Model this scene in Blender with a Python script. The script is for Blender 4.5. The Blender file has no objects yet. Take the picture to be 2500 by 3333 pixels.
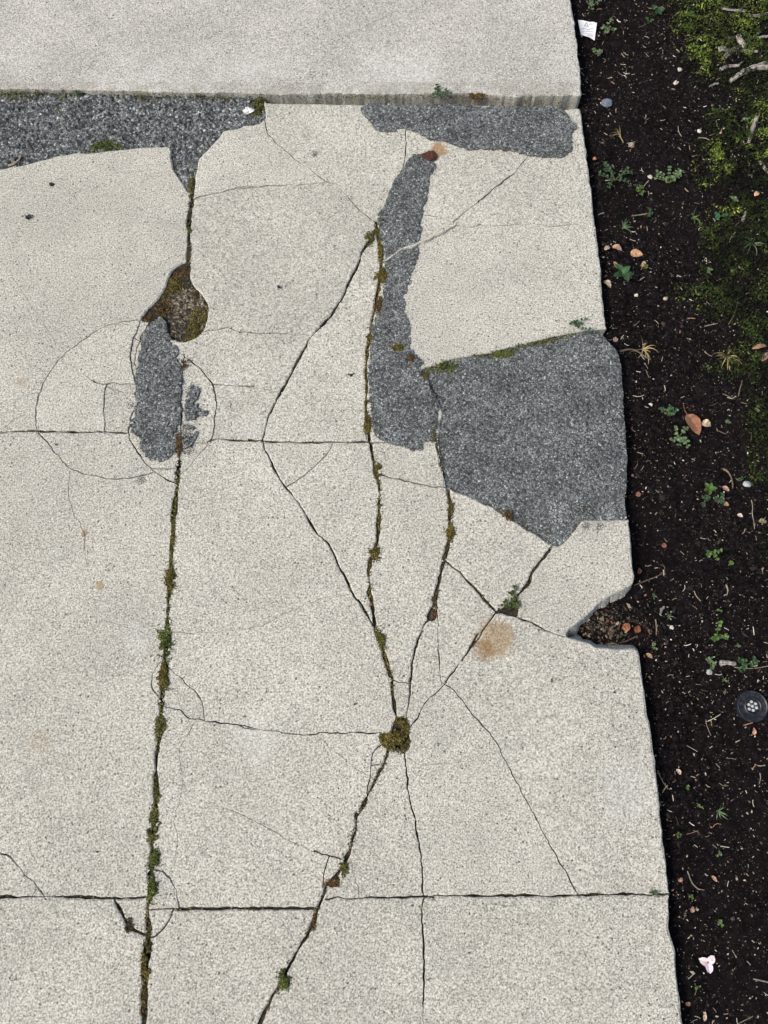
import bpy, math, random
import numpy as np
from mathutils import Vector, geometry

random.seed(7)
RNG = np.random.default_rng(7)
SC = bpy.context.scene
COL = SC.collection

# ---------------------------------------------------------------- camera, sky, sun, exposure
FILL = 1.2985                       # the photograph without its printed border
CAM_H, TILT = 1.5, math.radians(15.8)
FOCAL = 1926.0                      # focal length in photograph pixels (the photograph is 2500 wide)
cam = bpy.data.objects.new('camera', bpy.data.cameras.new('camera'))
COL.objects.link(cam)
cam.location = (0, 0, CAM_H)
cam.rotation_euler = (TILT, 0, 0)
cam.data.sensor_fit = 'HORIZONTAL'
cam.data.sensor_width = 36.0
cam.data.lens = 36.0 * FOCAL / 2500.0 * FILL
cam.data.clip_start = 0.02
cam.data.clip_end = 500.0
SC.camera = cam

SUN_EL, SUN_AZ = math.radians(48), math.atan2(-0.92, -0.40)     # direction of the sun, azimuth from +Y towards +X
world = bpy.data.worlds.new('World')
SC.world = world
world.use_nodes = True
wn = world.node_tree.nodes
sky = wn.new('ShaderNodeTexSky')
sky.sky_type = 'NISHITA'
sky.sun_disc = False
sky.sun_elevation = SUN_EL
sky.sun_rotation = SUN_AZ
sky.air_density = 1.0
sky.dust_density = 4.0
sky.ozone_density = 0.6
world.node_tree.links.new(sky.outputs['Color'], wn['Background'].inputs['Color'])
wn['Background'].inputs['Strength'].default_value = 0.09
sd = Vector((math.sin(SUN_AZ) * math.cos(SUN_EL), math.cos(SUN_AZ) * math.cos(SUN_EL), math.sin(SUN_EL)))
sun = bpy.data.objects.new('sun', bpy.data.lights.new('sun', 'SUN'))
COL.objects.link(sun)
sun.data.energy = 1.5
sun.data.angle = math.radians(14)
sun.data.color = (1.0, 0.96, 0.87)
sun.rotation_euler = sd.to_track_quat('Z', 'Y').to_euler()
SC.view_settings.view_transform = 'Standard'
SC.view_settings.look = 'None'
SC.view_settings.gamma = 1.0
SC.view_settings.use_curve_mapping = False
SC.view_settings.exposure = 0.64

# ---------------------------------------------------------------- projection helpers
CT, ST = math.cos(TILT), math.sin(TILT)

def P(x, y, z=0.0):
    """ground point (height z) seen at photograph pixel x, y"""
    dx, dy = (x - 1250.0) / FOCAL, -(y - 1666.0) / FOCAL
    t = (CAM_H - z) / (CT - dy * ST)
    return (dx * t, (dy * CT + ST) * t)

def inv(x, y, z):
    """photograph pixel of world point (arrays)"""
    zz = z - CAM_H
    yc = y * CT + zz * ST
    zc = -y * ST + zz * CT
    return 1250.0 + FOCAL * x / -zc, 1666.0 - FOCAL * yc / -zc

def mpp(x, y, z=0.0):
    return P(x + 1, y, z)[0] - P(x, y, z)[0]

VIEWS = {'A': (280, 370, 2.543), 'B': (880, 370, 2.543), 'C': (1480, 370, 2.212), 'D': (280, 1000, 2.543),
         'E': (880, 1100, 2.543), 'F': (1280, 1180, 2.543), 'G': (880, 1800, 2.543), 'H': (280, 1800, 2.543),
         'I': (280, 2300, 3.302), 'J': (700, 2300, 2.552), 'K': (1330, 1800, 2.543), 'L': (1330, 2100, 1.0578),
         'R': (1720, 380, 1.904), 'S': (1760, 1000, 2.047), 'T': (1780, 1560, 2.15), 'U': (1840, 2150, 1.566),
         'X': (0, 0, 1.0)}

def V(k, x, y):
    ox, oy, s = VIEWS[k]
    return (ox + x / s, oy + y / s)

def T(s):
    """traced outline: letters choose the survey sheet, pairs are its coordinates"""
    out, k = [], 'X'
    for w in s.split():
        if w.isalpha():
            k = w
        else:
            a, b = w.split(',')
            out.append(V(k, float(a), float(b)))
    return out

def toworld(pts, z=0.0):
    return np.array([P(a, b, z) for a, b in pts])

# ---------------------------------------------------------------- numpy noise and geometry helpers
def vnoise(x, y, seed=0):
    x = np.asarray(x, float); y = np.asarray(y, float)
    xi = np.floor(x).astype(np.int64); yi = np.floor(y).astype(np.int64)
    fx = x - xi; fy = y - yi
    fx = fx * fx * (3 - 2 * fx); fy = fy * fy * (3 - 2 * fy)
    def h(a, b):
        n = (a * 374761393 + b * 668265263 + seed * 1442695041) & 0xFFFFFFFF
        n = ((n ^ (n >> 13)) * 1274126177) & 0xFFFFFFFF
        return ((n ^ (n >> 16)) & 0xFFFF) / 65535.0
    a = h(xi, yi); b = h(xi + 1, yi); c = h(xi, yi + 1); d = h(xi + 1, yi + 1)
    return ((a * (1 - fx) + b * fx) * (1 - fy) + (c * (1 - fx) + d * fx) * fy) * 2 - 1

def fbm(x, y, size, seed=0, octaves=3, gain=0.5):
    v = 0; a = 1.0; f = 1.0 / size
    for o in range(octaves):
        v = v + a * vnoise(np.asarray(x) * f, np.asarray(y) * f, seed + 17 * o)
        a *= gain; f *= 2.03
    return v

def resample(w, step, closed=False):
    w = np.asarray(w, float)
    if closed:
        w = np.vstack([w, w[:1]])
    seg = np.hypot(*(np.diff(w, axis=0).T))
    s = np.concatenate([[0], np.cumsum(seg)])
    n = max(2, int(s[-1] / step) + 1)
    t = np.linspace(0, s[-1], n)
    r = np.c_[np.interp(t, s, w[:, 0]), np.interp(t, s, w[:, 1])]
    return (r[:-1], t[:-1], s[-1]) if closed else (r, t, s[-1])

def normals(r, closed=False):
    if closed:
        d = np.roll(r, -1, 0) - np.roll(r, 1, 0)
    else:
        d = np.gradient(r, axis=0)
    d /= np.maximum(np.hypot(d[:, 0], d[:, 1]), 1e-9)[:, None]
    return np.c_[-d[:, 1], d[:, 0]]

def wiggle(w, step=0.005, amp=0.0012, seed=0, closed=False, smooth=True):
    r, t, L = resample(w, step, closed)
    if smooth:                                    # round the traced corners a little
        for _ in range(2):
            q = (np.roll(r, 1, 0) + 2 * r + np.roll(r, -1, 0)) / 4
            if not closed:
                q[0], q[-1] = r[0], r[-1]
            r = q
    n = normals(r, closed)
    k = vnoise(t / 0.02, t * 0 + seed * 3.7, seed) * 0.9 + vnoise(t / 0.008, t * 0 + seed, seed + 5) * 0.7 + vnoise(t / 0.06, t * 0 + seed, seed + 9) * 0.9
    return r + n * (k * amp)[:, None]

def inpoly(px, py, poly):
    c = np.zeros(len(px), bool)
    x, y = poly[:, 0], poly[:, 1]
    x2, y2 = np.roll(x, -1), np.roll(y, -1)
    for i in range(len(poly)):
        if y[i] == y2[i]:
            continue
        m = ((y[i] > py) != (y2[i] > py))
        c ^= m & (px < (x2[i] - x[i]) * (py - y[i]) / (y2[i] - y[i]) + x[i])
    return c

def segdist(pts, A, B, WA=None, WB=None):
    """smallest distance of each point to the segments (or distance / local width)"""
    best = np.full(len(pts), 1e9)
    D = B - A
    L2 = np.maximum((D ** 2).sum(1), 1e-14)
    for i in range(0, len(pts), 2000):
        p = pts[i:i + 2000, None, :]
        t = np.clip(((p - A) * D).sum(2) / L2, 0, 1)
        d = np.hypot(*np.moveaxis(p - (A + t[..., None] * D), 2, 0))
        if WA is not None:
            d = d / (WA + t * (WB - WA))
        best[i:i + 2000] = d.min(1)
    return best

def cdt(verts, edges):
    r = geometry.delaunay_2d_cdt([Vector((float(a), float(b))) for a, b in verts], edges, [], 0, 2e-6)
    return np.array([(v.x, v.y) for v in r[0]]), [tuple(f) for f in r[2]], r[3]

# ---------------------------------------------------------------- object helpers
def link(name, me, mat=None, parent=None, smooth=False):
    o = bpy.data.objects.new(name, me)
    COL.objects.link(o)
    if mat:
        me.materials.append(mat)
    if parent:
        o.parent = parent
        o.matrix_parent_inverse = parent.matrix_world.inverted()
    if smooth:
        me.polygons.foreach_set('use_smooth', [True] * len(me.polygons))
    return o

def pymesh(name, v, f):
    me = bpy.data.meshes.new(name)
    me.from_pydata([tuple(map(float, a)) for a in v], [], [tuple(map(int, a)) for a in f])
    me.update()
    return me

def fastmesh(name, v, f, colours=None):
    """triangle or quad mesh from numpy arrays, optional colour per vertex"""
    v = np.asarray(v, np.float32); f = np.asarray(f, np.int32)
    k = f.shape[1]
    me = bpy.data.meshes.new(name)
    me.vertices.add(len(v)); me.vertices.foreach_set('co', v.ravel())
    me.loops.add(f.size); me.loops.foreach_set('vertex_index', f.ravel())
    me.polygons.add(len(f)); me.polygons.foreach_set('loop_start', np.arange(0, f.size, k, dtype=np.int32))
    me.polygons.foreach_set('loop_total', np.full(len(f), k, np.int32))
    if colours is not None:
        at = me.color_attributes.new('tint', 'FLOAT_COLOR', 'POINT')
        c = np.ones((len(v), 4), np.float32); c[:, :3] = colours
        at.data.foreach_set('color', c.ravel())
    me.update(calc_edges=True)
    return me

def tag(o, label=None, cat=None, group=None, kind=None):
    if label: o['label'] = label
    if cat: o['category'] = cat
    if group: o['group'] = group
    if kind: o['kind'] = kind
    return o

def empty(name, loc=(0, 0, 0)):
    o = bpy.data.objects.new(name, None)
    o.empty_display_size = 0.02
    COL.objects.link(o)
    o.location = loc
    bpy.context.view_layer.update() if False else None
    o.matrix_world.translation = Vector(loc)
    return o

def child(name, me, mat, parent):
    """mesh in coordinates relative to the parent"""
    o = bpy.data.objects.new(name, me)
    COL.objects.link(o)
    if mat: me.materials.append(mat)
    o.parent = parent
    return o

# ---------------------------------------------------------------- materials
class NT:
    def __init__(self, name):
        self.m = bpy.data.materials.new(name); self.m.use_nodes = True
        self.t = self.m.node_tree; self.b = self.t.nodes['Principled BSDF']
        self.b.inputs['Specular IOR Level'].default_value = 0.25
        self.b.inputs['Roughness'].default_value = 0.9
    def n(self, ty, **kw):
        x = self.t.nodes.new(ty)
        for k, v in kw.items():
            setattr(x, k, v)
        return x
    def l(self, a, b): self.t.links.new(a, b)
    def val(self, sock, v):
        if isinstance(v, bpy.types.NodeSocket): self.l(v, sock)
        else: sock.default_value = v
    def pos(self): return self.n('ShaderNodeNewGeometry').outputs['Position']
    def obpos(self): return self.n('ShaderNodeTexCoord').outputs['Object']
    def noise(self, vec, scale, detail=2, rough=0.5):
        x = self.n('ShaderNodeTexNoise'); self.l(vec, x.inputs['Vector'])
        x.inputs['Scale'].default_value = scale; x.inputs['Detail'].default_value = detail; x.inputs['Roughness'].default_value = rough
        return x.outputs['Fac']
    def voro(self, vec, scale, feature='F1'):
        x = self.n('ShaderNodeTexVoronoi', feature=feature); self.l(vec, x.inputs['Vector']); x.inputs['Scale'].default_value = scale
        return x.outputs['Distance'], (x.outputs['Color'] if feature == 'F1' else None)
    def ramp(self, fac, a, b, ca=0.0, cb=1.0, smooth=True):
        x = self.n('ShaderNodeMapRange', interpolation_type='SMOOTHSTEP' if smooth else 'LINEAR'); self.l(fac, x.inputs['Value'])
        self.val(x.inputs['From Min'], a); self.val(x.inputs['From Max'], b)
        x.inputs['To Min'].default_value = ca; x.inputs['To Max'].default_value = cb
        return x.outputs['Result']
    def math(self, op, a, b=0.0):
        x = self.n('ShaderNodeMath', operation=op); self.val(x.inputs[0], a); self.val(x.inputs[1], b)
        return x.outputs[0]
    def sep(self, c):
        x = self.n('ShaderNodeSeparateColor'); self.l(c, x.inputs[0]); return x.outputs
    def mix(self, f, a, b, mode='MIX'):
        x = self.n('ShaderNodeMix', data_type='RGBA', blend_type=mode)
        self.val(x.inputs[0], f)
        for s, v in ((x.inputs[6], a), (x.inputs[7], b)):
            if isinstance(v, tuple): v = (*v, 1.0) if len(v) == 3 else v
            self.val(s, v)
        return x.outputs[2]
    def grey(self, v):
        x = self.n('ShaderNodeCombineColor')
        for i in range(3): self.l(v, x.inputs[i])
        return x.outputs[0]
    def bump(self, h, strength, dist):
        x = self.n('ShaderNodeBump'); self.l(h, x.inputs['Height']); x.inputs['Strength'].default_value = strength; x.inputs['Distance'].default_value = dist
        self.l(x.outputs['Normal'], self.b.inputs['Normal'])
    def spot(self, vec, at, radius, rag=0.5, nscale=90):
        """ragged blot about a place on the ground"""
        x = self.n('ShaderNodeVectorMath', operation='DISTANCE'); self.l(vec, x.inputs[0]); x.inputs[1].default_value = (at[0], at[1], 0)
        d = self.math('DIVIDE', x.outputs['Value'], radius)
        d = self.math('ADD', d, self.math('MULTIPLY', self.math('SUBTRACT', self.noise(vec, nscale, 4, 0.7), 0.5), rag * 2))
        return self.ramp(d, 0.55, 1.05, 1.0, 0.0)
    def colour(self, c): self.val(self.b.inputs['Base Color'], c if isinstance(c, bpy.types.NodeSocket) else (*c, 1.0)); return self

def concrete_mat(name, base, stains=True, vary=0.06, grey_patch=0.30):
    k = NT(name); p = k.pos()
    info = k.n('ShaderNodeObjectInfo').outputs['Random']
    c = k.mix(k.ramp(k.noise(p, 5.0, 4, 0.6), 0.35, 0.7), tuple(v * 0.90 for v in base), tuple(v * 1.05 for v in base))
    c = k.mix(k.math('MULTIPLY', k.ramp(k.noise(p, 13.0, 5, 0.65), 0.50, 0.72), grey_patch), c, tuple(v * 0.72 for v in (base[0] * .97, base[1] * .99, base[2] * 1.05)))
    c = k.mix(1.0, c, k.grey(k.ramp(info, 0, 1, 1 - vary, 1 + vary, False)), 'MULTIPLY')
    # sand grain
    g = k.noise(p, 300.0, 5, 0.85)
    c = k.mix(1.0, c, k.grey(k.ramp(g, 0.385, 0.585, 0.30, 1.27, False)), 'MULTIPLY')
    # exposed aggregate: small and larger dark grains, a few pale ones
    def grains(scale, share, rmin, rmax):
        d, cc = k.voro(p, scale)
        s = k.sep(cc)
        pick = k.math('LESS_THAN', s[0], share)
        rad = k.ramp(s[1], 0, 1, rmin, rmax, False)
        return k.math('MULTIPLY', pick, k.ramp(k.math('SUBTRACT', rad, d), 0.0, 0.08))
    a = grains(340.0, 0.50, 0.22, 0.50)
    b = grains(128.0, 0.52, 0.12, 0.30)
    d = grains(80.0, 0.14, 0.09, 0.24)
    w = grains(210.0, 0.22, 0.18, 0.42)
    c = k.mix(k.math('MULTIPLY', a, 0.70), c, (0.16, 0.145, 0.115))
    dens = k.ramp(k.noise(p, 8.0, 4, 0.6), 0.34, 0.62, 0.45, 1.0)
    b = k.math('MULTIPLY', b, dens)
    c = k.mix(k.math('MULTIPLY', b, 0.95), c, (0.07, 0.066, 0.055))
    c = k.mix(k.math('MULTIPLY', d, 0.85), c, (0.075, 0.07, 0.06))
    c = k.mix(k.math('MULTIPLY', w, 0.6), c, (0.86, 0.84, 0.77))
    if stains:
        for at, r, col, f in (
                (V('K', 505, 465), 0.046, (0.36, 0.235, 0.10), 0.66), (V('K', 430, 535), 0.026, (0.30, 0.17, 0.06), 0.55),
                (V('B', 1290, 985), 0.024, (0.42, 0.24, 0.09), 0.8), (V('D', 560, 1825), 0.008, (0.36, 0.20, 0.07), 0.7),
                (V('D', 160, 865), 0.014, (0.36, 0.22, 0.09), 0.3), (V('H', 655, 128), 0.010, (0.36, 0.25, 0.07), 0.6),
                (V('H', 270, 1120), 0.025, (0.40, 0.30, 0.14), 0.25)):
            x, y = P(*at)
            c = k.mix(k.math('MULTIPLY', k.spot(p, (x, y), r, 0.62, 60), f), c, k.mix(k.ramp(g, 0.35, 0.6), tuple(v * 0.45 for v in col), col))
        for at, r in ((V('D', 1250, 920), 0.020), (V('D', 1265, 1060), 0.023), (V('D', 855, 1010), 0.010), (V('D', 1215, 1290), 0.018),
                      (V('F', 1215, 1325), 0.011), (V('F', 1300, 1325), 0.010), (V('D', 1200, 1180), 0.022), (V('D', 920, 1490), 0.012),
                      (V('B', 500, 1010), 0.010)):
            x, y = P(*at)
            m = k.math('MULTIPLY', k.spot(p, (x, y), r, 0.9, 240), k.ramp(k.noise(p, 420, 2), 0.42, 0.54))
            c = k.mix(k.math('MULTIPLY', m, 0.85), c, (0.05, 0.053, 0.06))
        for at, r in ((V('H', 885, 480), 0.03), (V('D', 340, 1310), 0.012), (V('K', 1360, 1430), 0.06), (V('K', 1230, 1580), 0.012),
                      (V('H', 425, 215), 0.008), (V('H', 1480, 730), 0.010), (V('E', 110, 910), 0.035), (V('B', 80, 1410), 0.010),
                      (V('D', 1500, 875), 0.02), (V('J', 45, 165), 0.010), (V('L', 612, 702), 0.007), (V('G', 120, 1100), 0.05)):
            x, y = P(*at)
            c = k.mix(k.math('MULTIPLY', k.spot(p, (x, y), r, 1.3, 30), 0.13), c, (0.78, 0.78, 0.77))
    else:
        x0, y0 = P(1000, 590, 0.015)
        s = k.n('ShaderNodeSeparateXYZ'); k.l(p, s.inputs[0])
        d = k.math('ABSOLUTE', k.math('SUBTRACT', s.outputs[1], y0 + 0.03))
        m = k.math('MULTIPLY', k.ramp(d, 0.0, 0.10, 1.0, 0.0), k.ramp(k.noise(p, 5, 5), 0.38, 0.68))
        c = k.mix(k.math('MULTIPLY', m, 0.2), c, (0.80, 0.80, 0.80))
        m = k.math('MULTIPLY', k.ramp(k.math('SUBTRACT', s.outputs[1], y0 + 0.002), 0.0, 0.012, 1.0, 0.0), k.ramp(k.noise(p, 30, 4), 0.35, 0.6))
        c = k.mix(k.math('MULTIPLY', m, 0.32), c, (0.25, 0.24, 0.17))
    # pores and grime on broken faces
    k.colour(c)
    h = k.math('ADD', k.math('MULTIPLY', g, 0.6), k.math('MULTIPLY', k.math('ADD', a, b), -0.35))
    k.bump(h, 0.55, 0.0012)
    return k.m

def asphalt_mat(name, scale, dark, light, bright, warm=None):
    k = NT(name); p = k.pos()
    d, cc = k.voro(p, scale); s = k.sep(cc)
    e, _ = k.voro(p, scale, 'DISTANCE_TO_EDGE')
    d2, cc2 = k.voro(p, scale * 2.3); s2 = k.sep(cc2)
    v = k.ramp(s[0], 0.0, 1.0, dark, light, False)
    v = k.math('ADD', v, k.math('MULTIPLY', k.math('GREATER_THAN', s[1], 0.90), bright))
    v = k.math('MULTIPLY', v, k.ramp(s2[0], 0, 1, 0.45, 1.45, False))
    v = k.math('MULTIPLY', v, k.ramp(e, 0.02, 0.16, 0.30, 1.0))
    v = k.math('MULTIPLY', v, k.ramp(k.noise(p, 16, 4, 0.6), 0.3, 0.7, 0.72, 1.2))
    c = k.mix(1.0, k.grey(v), k.mix(s[2], (0.90, 1.0, 1.03), (0.98, 1.02, 0.96)), 'MULTIPLY')
    if warm: c = k.mix(1.0, c, warm, 'MULTIPLY')
    k.colour(c)
    k.bump(k.math('ADD', e, k.math('MULTIPLY', s2[0], 0.3)), 0.7, 0.003)
    k.b.inputs['Roughness'].default_value = 0.8
    return k.m

def soil_mat(name, lo, hi, speck=0.5):
    k = NT(name); p = k.pos()
    c = k.mix(k.ramp(k.noise(p, 110, 5, 0.75), 0.40, 0.64), lo, hi)
    c = k.mix(k.ramp(k.noise(p, 4, 3, 0.6), 0.4, 0.65, 0, 0.6), c, tuple(v * 0.55 for v in hi))
    d, cc = k.voro(p, 330); s = k.sep(cc)
    c = k.mix(k.math('MULTIPLY', k.math('LESS_THAN', s[0], 0.16), k.ramp(d, 0.15, 0.4, speck, 0.0)), c, k.mix(s[1], (0.10, 0.075, 0.06), (0.30, 0.25, 0.19)))
    d, cc = k.voro(p, 150); s = k.sep(cc)
    c = k.mix(k.math('MULTIPLY', k.math('LESS_THAN', s[0], 0.05), k.ramp(d, 0.12, 0.3, speck, 0.0)), c, k.mix(s[1], (0.16, 0.12, 0.09), (0.50, 0.45, 0.36)))
    k.colour(c)
    k.bump(k.noise(p, 200, 5, 0.75), 1.0, 0.006)
    k.b.inputs['Roughness'].default_value = 1.0
    k.b.inputs['Specular IOR Level'].default_value = 0.1
    return k.m

def tint_mat(name, rough=0.75, grain=0.25, trans=0.0, scale=300):
    k = NT(name); p = k.obpos()
    a = k.n('ShaderNodeAttribute', attribute_name='tint').outputs['Color']
    c = k.mix(1.0, a, k.grey(k.ramp(k.noise(p, scale, 3), 0.3, 0.7, 1 - grain, 1 + grain)), 'MULTIPLY')
    k.colour(c); k.b.inputs['Roughness'].default_value = rough
    return k.m

M = {}
M['slab'] = concrete_mat('weathered_concrete', (0.605, 0.588, 0.512))
M['kerb'] = concrete_mat('grey_concrete', (0.60, 0.582, 0.53), stains=False, vary=0.01, grey_patch=0.12)
M['coarse'] = asphalt_mat('coarse_asphalt', 175, 0.06, 0.34, 0.24)
M['fine'] = asphalt_mat('fine_asphalt', 270, 0.085, 0.36, 0.22)
M['rubble'] = asphalt_mat('rubble', 170, 0.08, 0.36, 0.15, (1.05, 0.86, 0.62))
M['soil'] = soil_mat('dark_soil', (0.0022, 0.0018, 0.0020), (0.0190, 0.0140, 0.0155))
M['bed'] = soil_mat('crack_dirt', (0.020, 0.017, 0.012), (0.10, 0.086, 0.064), 0.35)
M['moss'] = tint_mat('moss_leaves', 0.8, 0.2)
M['leaf'] = tint_mat('weed_leaves', 0.36, 0.15)
M['litter'] = tint_mat('dry_litter', 0.8, 0.3)

def wood_mat():
    k = NT('weathered_wood'); p = k.obpos()
    a = k.n('ShaderNodeAttribute', attribute_name='tint').outputs['Color']
    mp = k.n('ShaderNodeAttribute', attribute_name='grain').outputs['Fac']
    n = k.noise(p, 160, 4, 0.7)
    x = k.n('ShaderNodeTexNoise', noise_dimensions='1D'); k.l(mp, x.inputs['W']); x.inputs['Scale'].default_value = 9.0; x.inputs['Detail'].default_value = 3
    v = k.math('ADD', k.math('MULTIPLY', x.outputs['Fac'], 0.75), k.math('MULTIPLY', n, 0.35))
    c = k.mix(k.ramp(v, 0.40, 0.66), tuple((0.03, 0.022, 0.017)), a)
    k.colour(c); k.bump(v, 0.8, 0.002)
    return k.m
M['wood'] = wood_mat()

# ---------------------------------------------------------------- large structure: ground, soil, slabs
me = pymesh('ground', [(-60, -60, -0.22), (60, -60, -0.22), (60, 60, -0.22), (-60, 60, -0.22)], [(0, 1, 2, 3)])
tag(link('ground', me, M['soil']), 'flat dark earth stretching away under the path', kind='structure')

# edge of the path over the soil bed, traced down its length
EDGE_TOP = T('X 1712,250 1716,330 C 525,20 545,120 560,250 580,400 590,540 592,590')
EDGE_UP = T('C 583,624 600,770 620,930 645,1110 665,1290 690,1500 710,1700 720,1830')
EDGE_MID = T('F 1482,1287 1500,1450 1515,1620 1520,1690')
GAP_UP = T('F 1450,1730 1380,1760 1310,1810 1220,1890 1120,1970 1078,2018')
GAP_LOW = T('F 1082,2034 1200,2060 1280,2095 1400,2112 1470,2104 1520,2100 1546,2116')
EDGE_LOW = T('K 1424,550 1430,640 1455,800 1480,960 1510,1150 1540,1400 1570,1680 1595,1900 1610,2100 L 672,605 672,650 685,690 695,800 708,900 725,1050 X 2045,3250 2110,3800 2160,4200')
_e = toworld(EDGE_UP + EDGE_MID + EDGE_LOW[1:])
EX = np.polyfit(_e[:, 1], _e[:, 0], 1)
def edge_x(y): return EX[0] * y + EX[1]

def soilz(x, y):
    x = np.asarray(x, float); y = np.asarray(y, float)
    d = x - edge_x(y)
    z = -0.040 + 0.055 * np.clip(d - 0.12, 0, 0.6) + 0.012 * np.exp(-((d - 0.03) / 0.03) ** 2) * 0.3
    gx, gy = P(1800, 1930, -0.04)
    z = z + 0.010 * np.exp(-(((x - gx) / 0.06) ** 2 + ((y - gy) / 0.05) ** 2))
    z = z + 0.010 * fbm(x, y, 0.18, 3, 2) + 0.0055 * fbm(x, y, 0.035, 5, 2) + 0.0032 * fbm(x, y, 0.011, 8, 2)
    return z

def grid_mesh(name, xs, ys, zf, mat):
    X, Y = np.meshgrid(xs, ys)
    Z = zf(X, Y)
    v = np.c_[X.ravel(), Y.ravel(), Z.ravel()]
    nx, ny = len(xs), len(ys)
    i = (np.arange(ny - 1)[:, None] * nx + np.arange(nx - 1)[None, :]).ravel()
    f = np.c_[i, i + 1, i + nx + 1, i + nx]
    return link(name, fastmesh(name, v, f), mat, smooth=True)

xs = np.concatenate([np.arange(0.30, 1.42, 0.0048), np.arange(1.42, 3.4, 0.03)])
ys = np.concatenate([np.arange(-3.0, -1.2, 0.03), np.arange(-1.2, 2.6, 0.0052), np.arange(2.6, 5.0, 0.03)])
tag(grid_mesh('soil_bed', xs, ys, soilz, M['soil']), 'dark crumbly soil bed beside the broken path', kind='structure')

def bedz(x, y):
    d = edge_x(y) - x
    gx, gy = P(1795, 1940, -0.02)
    g = np.exp(-np.maximum(np.hypot(x - gx - 0.02, y - gy) - 0.088, 0) / 0.006)
    return -0.0068 - 0.045 * g + 0.0011 * fbm(x, y, 0.05, 21, 3) + 0.0006 * fbm(x, y, 0.012, 22, 2) - 0.05 * np.clip((0.035 - d) / 0.035, 0, 1)
xs = np.arange(-1.7, 0.62, 0.009)
ys = np.arange(-1.6, 1.22, 0.009)
tag(grid_mesh('bedding_dirt', xs, ys, bedz, M['bed']), 'brown dirt bedding showing in the open cracks', kind='structure')

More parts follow.
